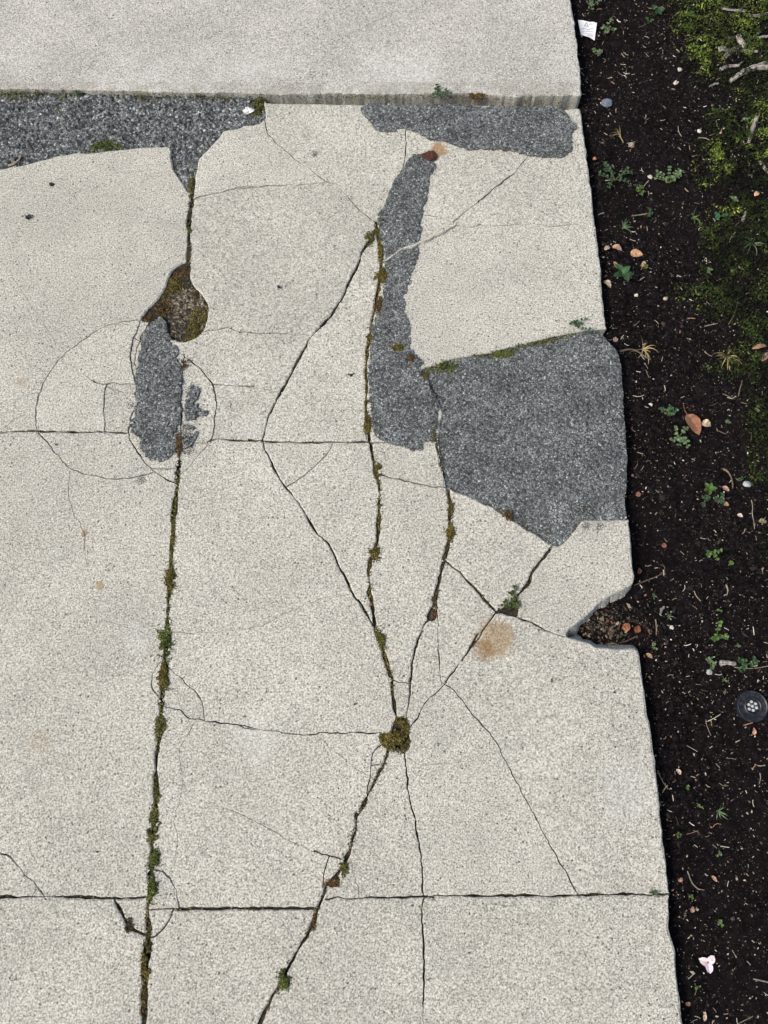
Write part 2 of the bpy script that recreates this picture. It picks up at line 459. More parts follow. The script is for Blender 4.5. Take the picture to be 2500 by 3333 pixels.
# ---------------- crack survey: (half width in photograph pixels, depth class, trace)
# class w: open crack or joint, t: thin crack right through, h: hairline
CRACKS = [
 (5.0, 'w', 'A 1237,1150 1240,1260 1238,1330 1228,1400 1226,1500 1222,1600 1215,1700 1216,1760'),
 (5.0, 'w', 'D 1160,1370 1152,1480 1142,1560 1130,1700 1115,1850 1112,2000 1105,2130 H 1105,100 1095,200 1085,350 1080,450 1070,600 1060,750 1050,880 1040,1000 1030,1100 1020,1200 1012,1320 1008,1420 1005,1550 995,1700 985,1820 975,1950 970,2090'),
 (5.5, 'w', 'H 972,2080 968,2120 I 1252,1180 1250,1250 1246,1400 1240,1500 1235,1600 1225,1780 1218,1900 1210,2150 1195,2500 1170,3100 1140,4200'),
 (2.4, 'w', 'D -1800,1200 -800,1190 -300,1187 20,1183 250,1180 450,1177 680,1182 840,1186'),
 (2.4, 'w', 'D 1340,1246 1400,1226 1500,1236 1653,1241 E 60,976 165,986 300,992 500,992 850,994'),
 (1.2, 't', 'E 845,993 930,990 1195,985 1280,984'),
 (2.5, 'w', 'H -1800,2140 -600,2128 0,2120 250,2116 500,2118 740,2121 972,2118'),
 (2.5, 'w', 'H 968,2190 1200,2190 1653,2188 J 400,920 700,917 982,915'),
 (2.2, 'w', 'K 60,2112 130,2108 600,2110 1000,2105 1400,2100 1660,2098'),
 (2.0, 't', 'J 1030,852 1200,852 1500,850 1659,850 1720,852'),
 (1.5, 't', 'B 178,780 200,880 290,970 400,1060 500,1130 590,1190 640,1192 700,1270 780,1360 885,1440'),
 (2.6, 'w', 'B 905,1470 850,1560 810,1620 770,1720 720,1830 690,1900 600,2050 540,2100 E 480,310 400,460 330,580 260,710 200,850 165,990'),
 (1.9, 'w', 'E 165,980 200,1080 260,1200 320,1280 400,1380 450,1470 510,1580 600,1650 640,1750 700,1870 740,1970 800,2030 840,2120 G 875,395'),
 (3.6, 'w', 'B 890,1440 912,1560 922,1700 915,1850 890,1950 E 880,140 865,220 855,300 832,400 826,520 830,640 830,800 836,900 852,995 872,1100 890,1180 910,1260 915,1400 910,1500 900,1600 880,1680 852,1740 845,1830 850,1950 870,2050 882,2130 G 878,370 900,440 930,520 950,590 975,680 1000,740 990,820 1000,880 1020,985'),
 (4.0, 'w', 'E 1272,975 1290,1060 1320,1200 1345,1300 1360,1400 1360,1500 1358,1600 1335,1700 1312,1800 1290,1900 1270,1980 G 1262,240 1245,340'),
 (2.0, 'w', 'G 1248,320 1205,365 1165,460 1125,590 1110,700 1110,800 1095,900 1088,990'),
 (1.0, 't', 'G 1280,300 1285,360 1280,480 1290,620 1318,755'),
 (1.2, 't', 'G 985,735 1040,742 1115,742'),
 (0.7, 'h', 'G 1130,605 1200,590 1270,580'),
 (1.3, 't', 'E 905,1200 950,1203 1050,1230 1150,1255 1250,1272 1340,1276'),
 (1.0, 't', 'A 1235,1305 1300,1280 1400,1260 1550,1225 1653,1220 B 0,1235 150,1215 350,1210 600,1190'),
 (0.8, 'h', 'B 640,1200 680,1225 750,1240 850,1252 975,1270'),
 (1.2, 't', 'B 1085,670 1085,760 1080,840 1082,960 1070,1110'),
 (1.1, 't', 'B 1150,1380 1190,1395 1290,1410 1380,1440 1420,1470 1500,1480 1570,1455 C 0,1270 150,1275 320,1265 400,1280 560,1270 690,1294'),
 (1.7, 't', 'B 1385,1450 1400,1430 1500,1350 1560,1310 C 0,1150 120,1060 220,980 300,880 380,760'),
 (1.4, 't', 'B 1405,1465 1250,1540 1150,1590 1050,1620 950,1690 910,1710'),
 (0.7, 'h', 'B 1515,1360 1530,1390 1555,1412'),
 (3.0, 'w', 'F 1010,1440 920,1550 870,1620 850,1680 780,1760 720,1830'),
 (2.4, 'w', 'F 305,1545 330,1560 420,1620 490,1700 560,1780 650,1878'),
 (1.7, 'w', 'F 655,1850 560,1980 490,2090 410,2200 G 1550,420 1460,580 1335,745'),
 (1.1, 't', 'G 1340,740 1200,880 1150,990 1085,1055'),
 (1.8, 'w', 'F 640,1870 780,1905 880,1940 980,2000 1100,2036'),
 (1.0, 't', 'G 1312,748 1400,800 1500,940 1653,1110 K 500,1110 570,1230 650,1390 750,1590 850,1770 950,1940 1040,2115'),
 (3.4, 'w', 'G 985,1160 940,1270 870,1390 840,1460 800,1540 762,1590 755,1680 730,1790 700,1880 660,1960 570,2030 540,2130 515,2190 J 950,1010 900,1100 830,1230 790,1310 730,1420 690,1490 610,1650 540,1790 420,2050 300,2400 100,3000'),
 (1.2, 't', 'G 945,1125 870,1190 860,1280 850,1340 828,1440 838,1470'),
 (1.0, 't', 'G 855,1275 950,1260'),
 (0.8, 't', 'G 845,1340 885,1365'),
 (1.7, 't', 'G 1078,1160 1085,1340 1100,1480 1150,1680 1180,1850 1195,2100 L 20,600 25,700 25,800 20,900 18,1050 15,1400 10,2000'),
 (1.0, 't', 'G 0,1020 100,1045 250,1055 410,1080 500,1075 560,1060 700,1060 930,1068'),
 (0.8, 'h', 'G 520,1075 580,1140 700,1230 780,1290 850,1345'),
 (1.1, 't', 'G 490,1830 600,1855 705,1882'),
 (1.1, 't', 'G 595,1850 560,1930 560,2035'),
 (0.8, 'h', 'G 630,2050 630,2110'),
 (0.8, 'h', 'G 735,1900 750,1970 770,2020 785,2110'),
 (0.8, 'h', 'H 1110,440 1160,430 1400,430 1500,405 1653,395 G 0,405 150,380 300,325 450,250 560,215 735,185'),
 (1.1, 't', 'H 1075,600 1040,610 990,680 975,760 1000,820 1060,875'),
 (1.0, 't', 'H 1060,630 1150,690 1250,790 1310,880 1318,990'),
 (1.0, 't', 'H 1040,900 1065,900 1180,915 1210,980 1300,975 1400,1005 1550,1020 1653,1045'),
 (0.8, 'h', 'H 1210,980 1222,1060 1170,1150 1160,1230 1185,1330 1180,1450 1150,1520 1120,1630 1160,1720 1140,1900'),
 (0.7, 'h', 'H 1222,1060 1260,1010 1300,985'),
 (0.7, 'h', 'H 610,190 620,260 625,355 690,365 800,385 920,425 1090,455'),
 (1.1, 't', 'D 915,468 830,475 720,490 620,540 520,610 420,690 340,790 285,890 260,960 245,1070 256,1195'),
 (1.0, 't', 'D 262,1175 290,1210 370,1320 475,1420 560,1450 700,1485 850,1485 1000,1440'),
 (0.8, 'h', 'D 475,1420 460,1500 470,1620 510,1730 560,1820 560,1900 565,2000'),
 (1.0, 'h', 'D 120,980 200,945 275,940'),
 (0.7, 'h', 'D 20,1165 120,1100'),
 (1.1, 't', 'D 610,855 680,885 720,870 800,875 895,888'),
 (1.1, 't', 'D 690,880 685,1000 686,1195'),
 (0.9, 't', 'D 690,900 740,912 890,942'),
 (0.7, 'h', 'D 390,730 460,750 540,810 610,855'),
 (0.7, 'h', 'D 560,685 700,690 860,668'),
 (0.7, 'h', 'D 370,600 460,640'),
 (0.7, 'h', 'D 240,760 320,830'),
 (1.2, 't', 'D 1180,690 1280,770 1370,880 1395,1000 1388,1150 1352,1250'),
 (0.9, 't', 'D 1360,1225 1270,1340 1210,1420 1150,1470'),
 (0.7, 'h', 'D 1340,385 1440,390'),
 (1.0, 't', 'D 1300,545 1400,530 1470,520 1560,545 1653,550 E 0,290 200,297 380,298 490,315'),
 (0.7, 'h', 'D 1465,520 1462,455'),
 (1.0, 't', 'D 1365,878 1500,880 1653,890 E 0,630 150,645 285,674'),
 (0.8, 'h', 'D 1135,1612 1230,1610 1300,1595 1400,1550 1500,1540 E 80,1270 180,1250 250,1235'),
 (0.7, 'h', 'E 570,195 600,200 720,240 835,295'),
 (0.7, 'h', 'E 360,205 470,215 560,205'),
 (0.9, 't', 'E 625,985 610,1030 520,1130 400,1240 315,1282'),
 (1.4, 't', 'D 922,455 870,580 850,660 850,750 880,900 892,1000 850,1080 830,1180 850,1250 920,1350 1010,1440 1100,1495 1148,1520'),
 (1.0, 't', 'D 970,470 920,560 890,640 868,760'),
 (1.0, 't', 'D 860,580 925,605'), (1.0, 't', 'D 845,660 895,668'), (1.0, 't', 'D 845,745 885,752'),
 (1.0, 't', 'D 985,1415 1160,1415'),
 (0.8, 'h', 'D 840,1186 1000,1190 1165,1188'),
 (0.9, 't', 'D 1150,1245 1345,1246'),
 (1.2, 't', 'D 1188,680 1185,800 1180,950 1170,1150 1160,1300 1158,1390'),
 (1.2, 't', 'I -600,300 -200,600 20,730 90,760 200,870 300,960 330,1015 410,1110'),
 (0.9, 't', 'I 340,1010 270,1105'),
 (3.0, 'w', 'I 970,1090 990,1170 1050,1260 1070,1330 1110,1370 1260,1420'),
 (2.0, 'w', 'I 1240,1450 1280,1435 1360,1380 1430,1290 1470,1190'),
 (1.1, 't', 'I 1270,868 1310,870 1390,900 1450,980 1480,1060 1502,1210'),
 (0.8, 'h', 'I 1450,1000 1410,1050 1400,1100 1360,1190'),
 (0.7, 'h', 'I 1320,1075 1400,1085'),
 (0.7, 'h', 'J 715,430 800,480'), (0.7, 'h', 'J 470,305 505,325'),
 (0.7, 'h', 'J 1650,0 1540,-60 1560,180 1600,350'),
]
# openings in the slabs
HOLES = {
 'upper': T('A -2600,560 -500,570 20,585 400,590 800,595 1250,600 1400,610 1653,620 B 60,630 172,632 176,700 186,785 172,802 100,830 40,832 A 1560,842 1440,862 1420,900 1370,960 1290,1040 1280,1100 1262,1180 1258,1262 1216,1262 1180,1190 1130,1130 1115,1080 1105,970 1080,965 900,970 780,985 640,1005 500,1005 400,1025 250,1060 100,1095 20,1115 -400,1185 -1200,1290 -2600,1400'),
 'field': T('F 158,338 350,260 480,235 620,215 760,180 860,150 1000,120 1120,90 1200,74 1330,64 1420,60 1800,60 1800,1287 1480,1284 1440,1277 1300,1287 1190,1282 1140,1350 1080,1420 1030,1460 1000,1455 940,1400 830,1340 700,1260 620,1210 520,1160 420,1115 350,1090 328,1080 310,1000 290,900 268,800 280,700 300,600 250,500 200,420 165,370'),
 'pocket': T('D 1232,110 1190,105 1120,145 1090,200 1080,250 1030,330 950,410 915,470 985,490 1060,500 1100,590 1200,604 1260,580 1310,540 1345,440 1350,370 1310,310 1250,240 1228,190'),
 'knot': T('G 1010,960 1050,975 1090,965 1088,1040 1110,1090 1112,1150 1095,1182 1060,1175 1000,1190 970,1165 930,1140 912,1100 915,1060 950,1075 990,1080 1005,1030'),
 'corner': T('F 640,1872 690,1840 740,1800 775,1765 785,1820 780,1912 740,1900 690,1885'),
 'wedge': T('G 1240,250 1285,230 1282,350 1245,358 1210,345'),
 'notch': T('G 640,1975 670,1985 660,2030 620,2050 575,2040 560,2020 590,2010'),
}

def build_slabs():
    verts, zt, edges = [], [], []
    def poly(pts, z, closed=False):
        i0 = len(verts)
        verts.extend(map(tuple, pts)); zt.extend([z] * len(pts))
        n = len(pts)
        edges.extend((i0 + i, i0 + i + 1) for i in range(n - 1))
        if closed: edges.append((i0 + n - 1, i0))
    top = T('X -1900,634 280,632 640,632 900,638 B 172,682 400,688 800,698 1200,698 1653,702 C 200,618 480,632 578,624')
    out = top + EDGE_UP + T('F 1337,76 1450,110 1500,300 1500,1200') + EDGE_MID + GAP_UP + GAP_LOW + EDGE_LOW + T('X -3400,4300')
    outline = wiggle(toworld(out), 0.006, 0.0011, 3, True, True)
    poly(outline, -0.0022, True)
    nrm = normals(outline, True)
    area = 0.5 * np.sum(outline[:, 0] * np.roll(outline[:, 1], -1) - np.roll(outline[:, 0], -1) * outline[:, 1])
    sgn = 1 if area > 0 else -1
    k = 0.0035 + 0.002 * vnoise(np.arange(len(outline)) / 5.0, np.zeros(len(outline)), 4)
    poly(outline + nrm * (sgn * k)[:, None], 0.0, True)
    holes = {}
    for j, (nm, pts) in enumerate(HOLES.items()):
        h = wiggle(toworld(pts), 0.006, 0.0014, 30 + j, True)
        holes[nm] = h
        poly(h, -0.0025, True)
        a = 0.5 * np.sum(h[:, 0] * np.roll(h[:, 1], -1) - np.roll(h[:, 0], -1) * h[:, 1])
        poly(h - normals(h, True) * ((1 if a > 0 else -1) * 0.003), 0.0, True)
    SA, SB, WA, WB = [], [], [], []
    for j, (hw, cl, tr) in enumerate(CRACKS):
        pts = T(tr)
        w = toworld(pts)
        amp = {'w': 0.0015, 't': 0.0019, 'h': 0.0027}[cl]
        r = wiggle(w, {'w': 0.0055, 't': 0.0055, 'h': 0.006}[cl], amp, 60 + j)
        n = normals(r)
        t = np.arange(len(r)) * 0.0055
        m = 0.00081
        if cl == 'h':
            ww = hw * m * np.clip(0.8 + 0.5 * vnoise(t / 0.012, t * 0, j) + 0.5 * vnoise(t / 0.05, t * 0, j + 9), 0.15, 2)
            poly(r, -0.0019)
            poly(r + n * ww[:, None], 0.0); poly(r - n * ww[:, None], 0.0)
        else:
            ww = hw * m * (0.95 + 0.55 * vnoise(t / 0.03, t * 0, j) + 0.40 * vnoise(t / 0.011, t * 0, j + 50))
            ww = np.maximum(ww * (0.9 if cl == 't' else 1.0), 0.0003)
            poly(r + n * ww[:, None], -0.0016 if cl == 'w' else -0.001)
            poly(r - n * ww[:, None], -0.0016 if cl == 'w' else -0.001)
            b = (0.0022 if cl == 'w' else 0.0008) * (1 + 0.6 * vnoise(t / 0.016, t * 0, j + 80))
            poly(r + n * (ww + b)[:, None], 0.0)
            poly(r - n * (ww + b)[:, None], 0.0)
            SA.append(r[:-1]); SB.append(r[1:]); WA.append(ww[:-1]); WB.append(ww[1:])
    SA, SB, WA, WB = map(np.concatenate, (SA, SB, WA, WB))
    v, faces, ids = cdt(verts, edges)
    z = np.array([min((zt[i] for i in o), default=0.0) for o in ids])
    F = np.array(faces)
    cen = v[F].mean(1)
    keep = inpoly(cen[:, 0], cen[:, 1], outline)
    for h in holes.values():
        keep &= ~inpoly(cen[:, 0], cen[:, 1], h)
    idx = np.where(keep)[0]
    # open cracks: only test triangles that are narrow enough to be inside one
    q = segdist(cen[idx], SA, SB, WA, WB)
    keep[idx[q < 0.7]] = False
    idx = np.where(keep)[0]
    emap = {}
    for i in idx:
        a, b, c = F[i]
        for e in ((a, b), (b, c), (c, a)):
            emap.setdefault((min(e), max(e)), []).append(i)
    par = {i: i for i in idx}
    def find(a):
        while par[a] != a:
            par[a] = par[par[a]]; a = par[a]
        return a
    for fs in emap.values():
        if len(fs) == 2:
            a, b = find(fs[0]), find(fs[1])
            if a != b: par[a] = b
    comps = {}
    for i in idx: comps.setdefault(find(i), []).append(i)
    out_list = []
    for fs in comps.values():
        tri = v[F[fs]]
        A = 0.5 * np.abs((tri[:, 1, 0] - tri[:, 0, 0]) * (tri[:, 2, 1] - tri[:, 0, 1]) - (tri[:, 2, 0] - tri[:, 0, 0]) * (tri[:, 1, 1] - tri[:, 0, 1]))
        if A.sum() > 3e-5: out_list.append((A.sum(), fs))
    out_list.sort(key=lambda a: -a[0])
    return v, z, F, out_list

path = empty('path')
tag(path, 'pale concrete path of cracked and displaced slabs', kind='structure')
SLOPE = toworld(GAP_UP[:-1] + GAP_LOW[1:])
v2, zv, F, comps = build_slabs()
rp = random.Random(11)
for area, fs in comps:
    tri = F[fs]
    used = np.unique(tri)
    mp = {int(a): i for i, a in enumerate(used)}
    c = v2[used].mean(0)
    big = area > 0.02
    dz = rp.uniform(-0.0016, 0.0003) if big else rp.uniform(-0.003, 0.0006)
    tx, ty = (rp.uniform(-1, 1) * (0.0022 if big else 0.02) for _ in range(2))
    V3 = [(x, y, z + dz + (x - c[0]) * tx * (0.3 if area > 0.2 else 1) + (y - c[1]) * ty * (0.3 if area > 0.2 else 1)) for (x, y), z in zip(v2[used], zv[used])]
    FF = []
    ec = {}
    for a, b, d in tri:
        a, b, d = mp[int(a)], mp[int(b)], mp[int(d)]
        ax, ay, _ = V3[a]; bx, by, _ = V3[b]; dx, dy, _ = V3[d]
        if (bx - ax) * (dy - ay) - (dx - ax) * (by - ay) < 0: b, d = d, b
        FF.append((a, b, d))
        for e in ((a, b), (b, d), (d, a)): ec[e] = 1
    low = {}; slope = {}
    def lower(i):
        if i not in low:
            x, y, z = V3[i]
            low[i] = [len(V3), x, y]; V3.append([x, y, -0.06])
        return low[i][0]
    for (a, b) in list(ec):
        if (b, a) in ec: continue
        la, lb = lower(a), lower(b)
        # broken faces at the missing corner slope outwards
        ax, ay, az = V3[a]; bx, by, bz = V3[b]
        ds = np.hypot(SLOPE[:, 0] - ax, SLOPE[:, 1] - ay).min()
        if ds < 0.03:
            nx, ny = (by - ay), -(bx - ax)
            L = math.hypot(nx, ny) or 1
            s = 0.024 * (1 - ds / 0.03) ** 0.5 * (1 + 0.35 * float(vnoise(ax / 0.012, ay / 0.012, 4)))
            for q, wx, wy in ((la, nx, ny), (lb, nx, ny)):
                acc = slope.setdefault(q, [0, 0, 0.0]); acc[0] += wx / L; acc[1] += wy / L; acc[2] = max(acc[2], s)
        FF.append((b, a, la, lb))
    for q, (wx, wy, s) in slope.items():
        L = math.hypot(wx, wy) or 1
        V3[q] = [V3[q][0] + wx / L * s, V3[q][1] + wy / L * s, -0.06]
    o = link('concrete_piece', pymesh('concrete_piece', V3, FF), M['slab'], path)

# upper slab, standing a little proud, running along the top
KZ = 0.009
kb = T('X -1900,600 280,603 500,606 800,612 1000,616 1250,616 1480,614 C 200,560 400,556 500,556 530,540 560,555 588,548')
kpts = toworld(kb + [EDGE_TOP[i] for i in range(len(EDGE_TOP) - 3, -1, -1)], KZ)
kpts = np.vstack([kpts, [(0.50, 2.4), (0.46, 4.6), (-3.2, 4.6)]])
ko = wiggle(kpts, 0.006, 0.0020, 91, True)
kn = normals(ko, True)
ka = 0.5 * np.sum(ko[:, 0] * np.roll(ko[:, 1], -1) - np.roll(ko[:, 0], -1) * ko[:, 1])
ks = 1 if ka > 0 else -1
kk = 0.0032 + 0.002 * vnoise(np.arange(len(ko)) / 4.0, np.zeros(len(ko)), 12)
k2 = ko + kn * (ks * kk)[:, None]
n = len(ko)
V2 = np.vstack([ko, k2])
ed = [(i, (i + 1) % n) for i in range(n)] + [(n + i, n + (i + 1) % n) for i in range(n)]
zt = [KZ - 0.003] * n + [KZ] * n
for tr in ('B 1020,100 1060,108 1100,102 1145,95', 'A 810,540 840,570', 'B 870,525 890,522'):
    r = wiggle(toworld(T(tr), KZ), 0.005, 0.0012, 5)
    i0 = len(V2); m = len(r); nn = normals(r)
    V2 = np.vstack([V2, r, r + nn * 0.0008, r - nn * 0.0008])
    zt += [KZ - 0.002] * m + [KZ] * 2 * m
    for j in range(3): ed += [(i0 + j * m + i, i0 + j * m + i + 1) for i in range(m - 1)]
vv, ff, ids = cdt(V2, ed)
zz = [min((zt[i] for i in o), default=KZ) for o in ids]
V3 = [(a[0], a[1], b) for a, b in zip(vv, zz)]
kc_ = vv[np.array(ff)].mean(1)
FF = [f for f, q in zip(ff, inpoly(kc_[:, 0], kc_[:, 1], ko)) if q]
ec = {(f[i], f[(i + 1) % 3]) for f in FF for i in range(3)}
low = {}
for a, b in list(ec):
    if (b, a) not in ec:
        for t in (a, b):
            if t not in low:
                low[t] = len(V3); V3.append((V3[t][0], V3[t][1] - 0.001, -0.07))
        FF.append((b, a, low[a], low[b]))
kerb = link('upper_slab', pymesh('upper_slab', V3, FF), M['kerb'])
tag(kerb, 'smooth grey concrete slab standing proud above the cracked path', kind='structure')

# ---------------------------------------------------------------- asphalt patches
def asphalt(label, trace, z, mat, overlay=False, pitch=0.0042, amp=0.0012, seed=0, rag=0.006, thick=0.055, hole=9.0):
    w = wiggle(toworld(trace, max(z, 0)), 0.005, 0.0026 if overlay else 0.001, seed, True)
    if not overlay:                                # runs on under the slabs around it
        a = 0.5 * np.sum(w[:, 0] * np.roll(w[:, 1], -1) - np.roll(w[:, 0], -1) * w[:, 1])
        grow = np.where(w[:, 0] > edge_x(w[:, 1]) - 0.03, 0.0, 0.007)
        w = w - normals(w, True) * ((1 if a > 0 else -1) * grow)[:, None]
    x0, y0 = w.min(0); x1, y1 = w.max(0)
    gx, gy = np.meshgrid(np.arange(x0, x1, pitch), np.arange(y0, y1, pitch))
    g = np.c_[gx.ravel(), gy.ravel()] + RNG.uniform(-0.42, 0.42, (gx.size, 2)) * pitch
    g = g[inpoly(g[:, 0], g[:, 1], w)]
    A, B = w, np.roll(w, -1, 0)
    g = g[segdist(g, A, B) > 0.5 * pitch]
    n = len(w)
    vv, ff, _ = cdt(np.vstack([w, g]), [(i, (i + 1) % n) for i in range(n)])
    F_ = np.array(ff); cen = vv[F_].mean(1)
    keep = inpoly(cen[:, 0], cen[:, 1], w)
    db = segdist(cen, A, B)
    if overlay:
        nz = fbm(cen[:, 0], cen[:, 1], 0.010, seed, 2)
        keep &= (db > rag * np.clip(0.15 + 0.6 * nz, 0, 0.9)) & ~((nz > hole) & (db < 0.03))
    F_ = F_[keep]
    dv = segdist(vv, A, B)
    zz = z + (0.0007 if overlay else 0.0022) * fbm(vv[:, 0], vv[:, 1], 0.09, seed + 3, 2) + RNG.normal(0, amp, len(vv)).clip(-2.5 * amp, 2.5 * amp)
    if overlay:
        zz = np.where(dv < 0.004, np.minimum(zz, 0.0022), zz)
    else:
        zz = zz - 0.002 * np.exp(-dv / 0.008)
    V3 = [(a[0], a[1], b) for a, b in zip(vv, zz)]
    FF = []
    for a, b, c in F_:
        if (vv[b][0] - vv[a][0]) * (vv[c][1] - vv[a][1]) - (vv[c][0] - vv[a][0]) * (vv[b][1] - vv[a][1]) < 0: b, c = c, b
        FF.append((int(a), int(b), int(c)))
    ec = {(f[i], f[(i + 1) % 3]) for f in FF for i in range(3)}
    low = {}
    bot = z - 0.008 if overlay else -thick
    for a, b in list(ec):
        if (b, a) not in ec:
            for t in (a, b):
                if t not in low:
                    low[t] = len(V3); V3.append((V3[t][0], V3[t][1], bot))
            FF.append((b, a, low[a], low[b]))
    o = link('asphalt_patch', pymesh('asphalt_patch', V3, FF), mat)
    return tag(o, label, 'asphalt patch', 'asphalt repairs in the concrete path')

P_UP = T('A -2600,600 -500,610 20,624 400,628 800,630 1250,632 1400,645 1653,652 B 60,662 172,668') + HOLES['upper'][12:]
asphalt('coarse dark asphalt band filling the gap below the upper slab', P_UP, -0.0040, M['coarse'], seed=1, pitch=0.0055, amp=0.0016)
P_FIELD = T('F 158,338 350,260 480,235 620,215 760,180 860,150 1000,120 1120,90 1200,72 1310,85 1340,130 1420,210 1440,310 1450,440 1460,620 1475,760 1480,920 1475,1080 1462,1160 1474,1280') + HOLES['field'][13:]
asphalt('large grey asphalt field reaching the edge of the soil bed', P_FIELD, -0.0032, M['fine'], seed=2, amp=0.0006)
asphalt('ragged grey asphalt smear below the upper slab near the path edge', T('B 795,700 830,690 1080,694 1240,694 1400,698 1653,700 C 60,608 200,610 400,612 470,624 515,650 525,690 560,715 566,735 540,760 535,860 500,900 440,905 320,890 290,890 200,860 60,850 0,855 B 1540,990 1420,975 1330,940 1290,925 1240,920 1180,885 1090,850 1040,850 980,870 910,865 870,830 840,790 800,750 790,715'), 0.0030, M['fine'], True, seed=3, amp=0.0005)
asphalt('long narrow grey asphalt strip running down between two cracks', T('B 1140,1000 1180,1010 1270,1062 1265,1100 1225,1170 1220,1270 1180,1370 1165,1560 1155,1650 1115,1790 1090,1900 1075,2000 1110,2100 E 1105,230 1110,380 1150,430 1200,470 1185,520 1172,548 1250,655 1300,760 1288,860 1262,975 1198,985 1190,1055 1100,1040 980,1010 930,990 885,945 852,850 846,640 842,520 850,400 862,270 890,200 930,130 940,30 B 940,1800 945,1700 950,1600 930,1560 915,1500 890,1420 950,1330 975,1240 1000,1180 1060,1110 1090,1050'), 0.0030, M['fine'], True, seed=4, amp=0.0005)
asphalt('mottled dark asphalt smear below the mossy hole', T('D 1040,440 970,490 920,560 895,650 880,760 880,880 892,1000 885,1050 845,1120 850,1190 900,1240 910,1300 960,1365 1040,1375 1110,1340 1145,1270 1160,1190 1170,1150 1168,1000 1176,880 1176,780 1165,670 1110,600 1090,500'), 0.0022, M['fine'], True, seed=5, amp=0.0005, rag=0.010, hole=0.95)

asphalt('dark asphalt lobe just across the joint from the mottled smear', T('D 1255,870 1285,905 1290,965 1275,1010 1345,1035 1340,1080 1300,1100 1250,1095 1205,1120 1192,1060 1205,1010 1195,960 1215,915'), 0.0022, M['fine'], True, seed=7, amp=0.0005, rag=0.010, hole=0.55)
asphalt('faint asphalt speckle low across the joint from the mottled smear', T('D 1190,1140 1260,1150 1290,1190 1250,1260 1230,1300 1185,1290 1180,1210'), 0.0020, M['fine'], True, seed=8, amp=0.0005, rag=0.010, hole=0.10)

# worn mortar line crossing the asphalt strip, and the weak concrete at the bottom of the mossy hole
def ribbon(trace, half, z, h, seed):
    r = wiggle(toworld(T(trace), z), 0.004, 0.0014, seed); nn = normals(r); m = len(r)
    t = np.arange(m) * 0.004
    hw = half * (0.75 + 0.5 * vnoise(t / 0.02, t * 0, seed)) * np.clip(np.minimum(t, t[::-1]) / 0.02, 0.25, 1)
    rows = [r + nn * (hw * s)[:, None] for s in (-1, -0.5, 0.1, 0.6, 1)]
    hh = (-0.004, h * .7, h, h * .8, -0.004)
    V3 = [(a[0], a[1], z + q + (0.0006 * random.uniform(-1, 1))) for row, q in zip(rows, hh) for a in row]
    FF = [(j * m + i, j * m + i + 1, (j + 1) * m + i + 1, (j + 1) * m + i) for j in range(4) for i in range(m - 1)]
    return pymesh('mortar_seam', V3, FF)
o = link('mortar_seam', ribbon('B 1410,1465 1300,1515 1230,1550 1150,1590 1050,1622 980,1670 930,1700', 0.0052, 0.004, 0.0028, 4), M['slab'])
tag(o, 'pale mortar seam crossing the narrow asphalt strip', 'mortar seam')

# ---------------------------------------------------------------- moss and leaves made of many small blades
def blades(cx, cy, cz, size, cols, up=0.55, aspect=0.6, rng=RNG):
    """one small folded blade (two triangles) at each point"""
    n = len(cx)
    th = rng.uniform(0, 2 * np.pi, n); el = np.arcsin(np.clip(rng.normal(up, 0.3, n), -0.2, 0.97))
    d = np.c_[np.cos(th) * np.cos(el), np.sin(th) * np.cos(el), np.sin(el)]
    s = np.c_[-np.sin(th), np.cos(th), rng.uniform(-0.5, 0.5, n)]
    s /= np.linalg.norm(s, axis=1)[:, None]
    c = np.c_[cx, cy, cz]
    L = size[:, None]
    a = c - d * L * 0.3; b = c + s * L * aspect * 0.5; t = c + d * L * 0.7; e = c - s * L * aspect * 0.5
    v = np.stack([a, b, t, e], 1).reshape(-1, 3)
    f = np.arange(4 * n).reshape(n, 4)
    k = np.repeat(cols, 4, 0)
    return v, f, k

PAL = {
 'olive': np.array([(0.070, 0.072, 0.016), (0.13, 0.125, 0.030), (0.038, 0.042, 0.012), (0.21, 0.20, 0.06)]),
 'mustard': np.array([(0.135, 0.105, 0.024), (0.21, 0.17, 0.045), (0.06, 0.045, 0.014), (0.09, 0.085, 0.02)]),
 'rust': np.array([(0.11, 0.055, 0.026), (0.16, 0.085, 0.03), (0.055, 0.032, 0.02), (0.15, 0.12, 0.045)]),
 'green': np.array([(0.06, 0.088, 0.018), (0.12, 0.15, 0.035), (0.032, 0.05, 0.012), (0.19, 0.20, 0.06)]),
 'dark': np.array([(0.013, 0.025, 0.004), (0.028, 0.050, 0.007), (0.052, 0.080, 0.011), (0.030, 0.036, 0.008)]),
 'brown': np.array([(0.07, 0.05, 0.028), (0.12, 0.085, 0.05), (0.045, 0.035, 0.02), (0.10, 0.09, 0.04)]),
}
def pick(pal, n, w=None, rng=RNG):
    p = PAL[pal]
    c = p[rng.choice(len(p), n, p=w)] * rng.uniform(0.75, 1.3, (n, 1))
    return c

